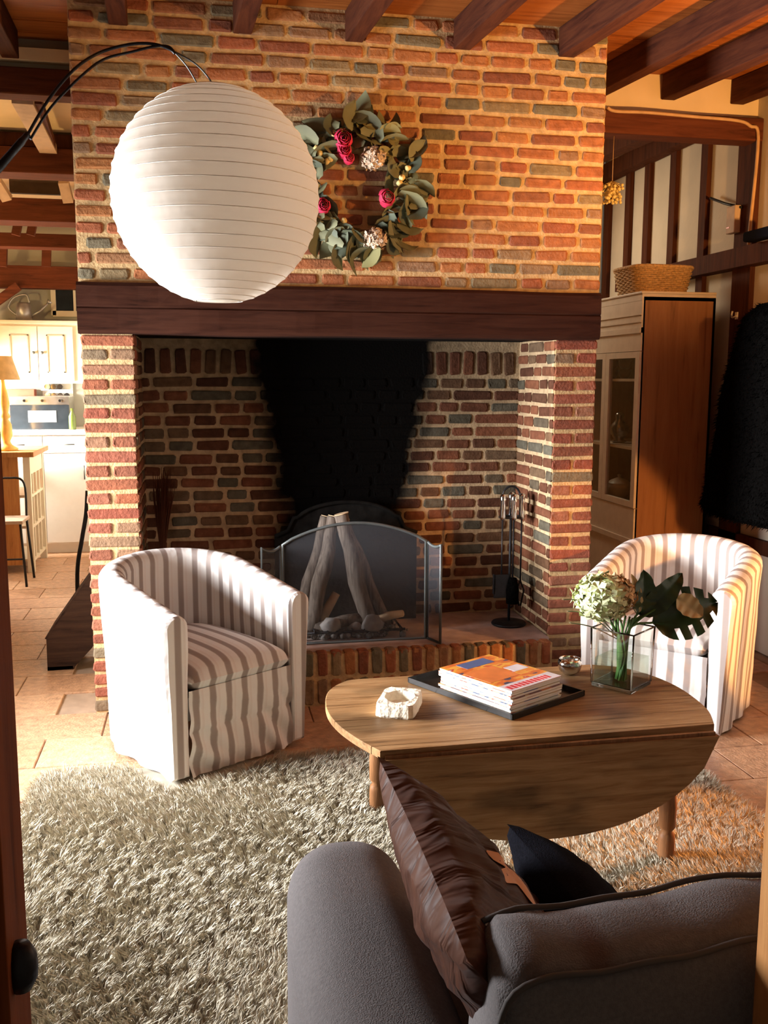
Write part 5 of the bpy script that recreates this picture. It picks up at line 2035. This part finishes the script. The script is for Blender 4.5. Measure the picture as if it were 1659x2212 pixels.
# junction box, bracket and small black box on the rail
q = atX(1588, 475, Xw - .04)
t = empty('wall_box', (Xw - .05, q.y, q.z), label='small tan wall box with a red mark beside the corner post', cat='box')
obj('case', MB().box(-.02, .02, -.045, .045, -.075, .075, bev=.006), M_PALEW, t)
obj('red_mark', MB().box(-.022, -.019, .005, .035, -.045, -.038), plain('red_led', (.8, .05, .03), .4), t)
a, b_ = atX(1535, 428, Xw - .04), atX(1602, 448, Xw - .04)
obj('iron_bracket', MB().tube([a, a.lerp(b_, .5) + Vector((0, 0, -.006)), b_], .008, 6), M_IRON, None, world=True, label='thin dark iron rod running to the corner post', cat='rod')
a = atX(1632, 520, Xw - .12)
obj('black_box', MB().box(Xw - .17, Xw - .09, a.y - .22, a.y + .05, zr + .075, zr + .13, bev=.015), M_BLACKF, None, world=True, label='small black case lying on the timber rail', cat='case')
# cable along the cross beam and down the post
pts = [atY(1312, 232, LY - .012), atY(1330, 240, LY - .012), atY(1400, 243, LY - .012), atY(1500, 252, LY - .012), atY(1590, 260, LY - .012), atY(1620, 272, LY - .012), atY(1638, 300, LY - .012), Vector((Xw - .06, LY - .02, 2.3)), Vector((Xw - .06, LY - .02, zr + .08))]
obj('cable', MB().tube(sub_path(pts, 6), .009, 8), M_CABLE, None, world=True, label='tan cable running along the cross beam and down the post', cat='cable')
# hanging dried sprig behind chimney corner
t = empty('dried_bunch', atY(1322, 412, LY + .06), label='bunch of dried yellow flowers hanging at the chimney corner', cat='flowers')
mb = MB()
for i in range(60):
    d = Vector((random.uniform(-.05, .05), random.uniform(-.05, .05), random.uniform(-.07, .03)))
    mb.tube([(0, 0, .05), d], .002, 4)
    mb.blob(d, .010, i, .3, 2, 1)
obj('sprigs', mb, M_YBUD, t, kind='stuff')
obj('string', MB().tube([(0, 0, .04), (0, 0, zB - t.location.z + .003)], .002, 5), M_CABLE, t)

# ================================================================== PASSAGE AND KITCHEN
# dark wedge-shaped trough
fpx = [(100, 1384), (103, 1451), (158, 1446), (200, 1400), (200, 1243), (150, 1312)]
pts = [atY(x_, y_, 4.98) for x_, y_ in fpx]
z0 = min(p_.z for p_ in pts)
t = empty('wooden_trough', (-.7, 5.1, 0), label='dark wooden wedge-shaped trough standing beside the left pier', cat='trough')
obj('front_board', MB().prism([(p_.x, p_.z - z0) for p_ in pts], 4.98, 5.01), M_TROUGH, t, world=True)
obj('back_board', MB().prism([(p_.x, p_.z - z0) for p_ in pts], 5.32, 5.35), M_TROUGH, t, world=True)
hi = [(p_.x, p_.z - z0) for p_ in (pts[4], pts[5], pts[0])]
for (xa, za), (xb, zb) in ((hi[1], hi[2]), (hi[0], hi[1])):
    obj('slanted_board', MB().beam((xa, 5.165, za), (xb, 5.165, zb), .36, .02), M_TROUGH, t, world=True)
obj('bottom_board', MB().box(pts[1].x, pts[2].x, 4.98, 5.35, 0, .02), M_TROUGH, t, world=True)
a = atY(166, 1248, 5.6)
obj('curved_iron_rod', MB().tube(sub_path([Vector((a.x, 5.6, 0.002)), atY(167, 1240, 5.6), atY(177, 1165, 5.6), atY(186, 1110, 5.6), atY(189, 1060, 5.62)]), .012, 8), M_IRON, None, world=True, label='thin dark iron rod standing behind the trough', cat='rod')

# island
t = empty('kitchen_island', (-1.6, 8.0, 0), label='orange pine kitchen island with open slatted side', cat='island')
ix1 = atY(66, 955, 7.7).x
obj('front_panel', MB().box(-2.1, ix1 - .09, 7.62, 7.65, .06, .90), M_PINE, t, world=True)
obj('worktop', MB().box(-2.15, ix1 + .04, 7.56, 8.3, .90, .94, bev=.005), M_PINE, t, world=True)
for y_ in (7.64, 8.24):
    obj('leg', MB().box(ix1 - .05, ix1, y_ - .025, y_ + .025, 0, .90), M_WHITEP, t, world=True)
obj('drawer', MB().box(ix1 - .04, ix1 - .005, 7.67, 8.21, .76, .89), M_WHITEP, t, world=True)
for z in (.10, .36, .60):
    obj('shelf', MB().box(-2.1, ix1 - .005, 7.65, 8.25, z - .02, z), M_WHITEP, t, world=True)
for k in range(3):
    obj('slat', MB().box(ix1 - .03, ix1 - .01, 7.78 + k * .15, 7.81 + k * .15, .10, .76), M_WHITEP, t, world=True)
# bar stool
sq_ = atZ(65, 1228, 0)
t = empty('bar_stool', (-1.36, 7.25, 0), label='thin black metal bar stool with pale wooden seat by the island', cat='stool')
obj('seat', MB().box(-.16, .10, -.15, .15, .455, .48, bev=.006), M_PALEW, t)
for x_, y_ in ((-.14, -.13), (.08, -.13), (-.14, .13), (.08, .13)):
    obj('leg', MB().tube([(x_, y_, .455), (x_ * 1.35, y_ * 1.25, 0)], .009, 8), M_IRON, t)
obj('back_hoop', MB().tube(sub_path([Vector((-.14, .13, .455)), Vector((-.13, .15, .72)), Vector((-.03, .16, .76)), Vector((.07, .15, .72)), Vector((.08, .13, .455))]), .008, 8), M_IRON, t)
obj('stretcher', MB().tube([(-.16, -.14, .2), (.09, -.14, .2)], .007, 6), M_IRON, t)
# yellow turned lamp on the island
lx = atY(12, 950, 7.75)
t = empty('table_lamp', (lx.x, 7.75, .94), label='turned yellow wooden table lamp standing on the island', cat='lamp')
obj('turned_base', MB().lathe([(0, 0), (.085, 0), (.09, .015), (.05, .04), (.035, .07), (.055, .12), (.05, .20), (.028, .24), (.045, .26), (.030, .29), (.042, .36), (.03, .44), (.018, .50), (.012, .56), (0, .56)], 24), M_YELLOW, t)
sh = obj('lamp_shade', MB().lathe([(.13, .54), (.075, .72)], 28), plain('shade_linen', (.72, .50, .26), .9), t)
# kitchen wall units
ky = 8.66
x0_, xm, x1_ = atY(3, 760, ky).x, atY(82, 760, ky).x, atY(158, 760, ky).x
z1_, z0_ = atY(80, 692, ky).z, atY(80, 828, ky).z
t = empty('wall_cupboard', ((x0_ + x1_) / 2, ky + .17, z0_), label='cream kitchen wall cupboard with two panelled doors', cat='cupboard')
obj('body', MB().box(x0_ - .03, x1_ + .12, ky + .02, KY, z0_, z1_ - .03), M_WHITEP, t, world=True)
obj('cornice', MB().box(x0_ - .06, x1_ + .15, ky - .02, KY, z1_ - .03, z1_, bev=.005), M_WHITEP, t, world=True)
for a, b_, kx in ((x0_, xm - .003, xm - .035), (xm + .003, x1_, xm + .035)):
    d = obj('door', MB().box(a, b_, ky, ky + .02, z0_ + .02, z1_ - .05), M_WHITEP, t, world=True)
    g = .07
    mb = MB()
    for (xa, xb, za, zb) in ((a + g, b_ - g, z0_ + .09, z0_ + .10), (a + g, b_ - g, z1_ - .13, z1_ - .12), (a + g, a + g + .01, z0_ + .09, z1_ - .12), (b_ - g - .01, b_ - g, z0_ + .09, z1_ - .12)):
        mb.box(xa, xb, ky - .008, ky, za, zb)
    obj('door_moulding', mb, plain('aged_cream', (.45, .40, .28), .6), d, world=True)
    obj('door_knob', MB().blob((kx, ky - .018, atY(80, 762, ky).z), .014, 1, 0, 1, 2), M_PEWTER, d, world=True)
# watering can
q = atY(52, 688, 8.78)
t = empty('watering_can', (q.x, 8.78, z1_ + .0005), label='grey zinc watering can on top of the cream cupboard', cat='watering can')
t.scale = (.82, .82, .82)
M_ZINC = plain('zinc', (.42, .42, .44), .4, .8)
obj('body', MB().lathe([(0, 0), (.085, 0), (.078, .10), (.072, .17), (.05, .19), (0, .19)], 24), M_ZINC, t)
obj('spout', MB().tube([(.06, 0, .04), (.16, 0, .10), (.25, 0, .19)], [.018, .012, .010], 10), M_ZINC, t)
obj('spout_rose', MB().tube([(.245, 0, .185), (.27, 0, .21)], [.012, .032], 12), M_ZINC, t)
obj('handle', MB().tube(sub_path([Vector((-.075, 0, .06)), Vector((-.15, 0, .14)), Vector((-.09, 0, .24)), Vector((.03, 0, .27)), Vector((.06, 0, .19))]), .009, 8), M_ZINC, t)
# dark hatch window on the back wall
xa, xb = atY(114, 660, KY - .01).x, atY(200, 660, KY - .01).x
za, zb = atY(140, 672, KY - .01).z, atY(140, 626, KY - .01).z
t = empty('window_1', (xa, KY - .02, za), label='small dark two-pane window high on the kitchen wall', kind='structure')
for k in range(2):
    a, b_ = xa + .03 + k * .17, xa + .03 + k * .17 + .15
    obj('pane', MB().box(a, b_, KY - .02, KY - .012, za, zb), M_DGLASS, t, world=True)
obj('window_frame', MB().box(xa - .01, xa + .03, KY - .04, KY, za - .04, zb + .04).box(xa + .18, xa + .20, KY - .04, KY, za, zb).box(xa, xb, KY - .04, KY, za - .05, za).box(xa, xb, KY - .04, KY, zb, zb + .03), M_WHITEP, t, world=True)
# base units and worktop
wz = atY(100, 930, 8.35).z
t = empty('base_units', (-1.5, 8.65, 0), label='white kitchen base units and worktop in bright daylight', cat='cupboard')
M_WHT = plain('white_kitchen_front', (.85, .83, .78), .4, var=.02)
obj('body', MB().box(-2.36, -.50, 8.42, KY - .004, 0.08, wz - .04), M_WHT, t, world=True)
obj('plinth', MB().box(-2.36, -.50, 8.47, KY - .004, 0, .08), M_WHT, t, world=True)
obj('worktop', MB().box(-2.36, -.48, 8.36, KY - .004, wz - .04, wz, bev=.005), M_WHT, t, world=True)
for k in range(4):
    a = -2.1 + k * .40
    d = obj('door', MB().box(a + .004, a + .396, 8.40, 8.42, .10, wz - .20), M_WHT, t, world=True)
    obj('door_handle', MB().tube([(a + .33, 8.385, wz - .30), (a + .33, 8.385, wz - .42)], .006, 6), M_PEWTER, d, world=True)
    d = obj('drawer', MB().box(a + .004, a + .396, 8.40, 8.42, wz - .19, wz - .05), M_WHT, t, world=True)
    obj('drawer_handle', MB().tube([(a + .14, 8.385, wz - .12), (a + .26, 8.385, wz - .12)], .006, 6), M_PEWTER, d, world=True)
# microwave
my_ = 8.50
xa, xb = atY(22, 900, my_).x, atY(150, 900, my_).x
za = wz + .001
zb = atY(90, 857, my_).z
t = empty('microwave', ((xa + xb) / 2, my_ + .15, wz), label='steel and black microwave oven on the white worktop', cat='microwave')
obj('case', MB().box(xa, xb, my_ + .015, my_ + .36, za, zb, bev=.005), M_STEEL, t, world=True)
hz = zb - za
obj('control_strip', MB().box(xa, xb, my_, my_ + .015, zb - hz * .24, zb), M_STEEL, t, world=True)
d = obj('door', MB().box(xa, xb, my_, my_ + .015, za, zb - hz * .25), M_DGLASS, t, world=True)
obj('window_pane', MB().box(xa + (xb - xa) * .30, xa + (xb - xa) * .78, my_ - .003, my_, za + hz * .22, za + hz * .58), plain('grey_oven_window', (.16, .18, .19), .15), d, world=True)
mb = MB()
for k in range(3):
    mb.tube([(xa + (xb - xa) * (.25 + .3 * k), my_ - .012, zb - hz * .12), (xa + (xb - xa) * (.25 + .3 * k), my_, zb - hz * .12)], .012, 10)
obj('knob', mb, M_CHROME, t, world=True)
# spice jars in a rack on the wall above
q0 = atY(96, 860, 8.93)
t = empty('spice_rack', (q0.x, 8.93, q0.z - .01), label='white spice rack fixed above the microwave', cat='rack')
obj('shelf', MB().box(-.02, .24, -.03, .05, 0, .008).box(-.02, .24, -.03, .05, .078, .086).box(-.02, .24, .045, .06, 0, .16), M_WHT, t)
for k in range(7):
    r_, c_ = k // 4, k % 4
    o = obj('spice_jar', MB().tube([(0, -.025, .025), (0, .035, .025)], .024, 14), M_CHROME, None, label='%s chrome-lidded spice jar in the %s row of the rack' % (('leftmost', 'second', 'third', 'rightmost')[c_], ('lower', 'upper')[r_]), cat='jar', group='spice jars in the rack')
    o.location = (q0.x + .03 + c_ * .055, 8.93, q0.z - .002 + r_ * .078)
q = atY(45, 848, 8.9)
obj('red_box', MB().box(q.x - .12, q.x + .12, 8.86, 8.98, wz, q.z + .03, bev=.004), plain('brick_red_tin', (.30, .07, .03), .5), None, world=True, label='low brick-red tin behind the microwave', cat='tin')
q = atY(157, 925, 8.5)
obj('bottle', MB().lathe([(0, 0), (.028, 0), (.03, .01), (.03, .11), (.012, .15), (.012, .18), (0, .18)], 16, (q.x, 8.5, wz)), plain('olive_bottle', (.10, .14, .03), .2), None, world=True, label='dark green bottle on the worktop right of the microwave', cat='bottle')

# torchiere whose open bowl throws the warm light upwards (just outside the frame, right)
t = empty('torchiere', (TOR[0], TOR[1], 0), label='black torchiere floor lamp with an upward bowl, beyond the right edge', cat='lamp')
obj('base', MB().lathe([(0, 0), (.13, 0), (.13, .02), (.02, .03), (0, .03)], 28), M_IRON, t)
obj('pole', MB().tube([(0, 0, .03), (0, 0, TOR[2] - .10)], .012, 10), M_IRON, t)
obj('bowl', MB().lathe([(.001, TOR[2] - .10), (.06, TOR[2] - .085), (.12, TOR[2] - .035), (.15, TOR[2] + .010)], 40), M_IRON, t)

# fix: drop accidental children-of-nothing checks
print('objects', len(bpy.data.objects))
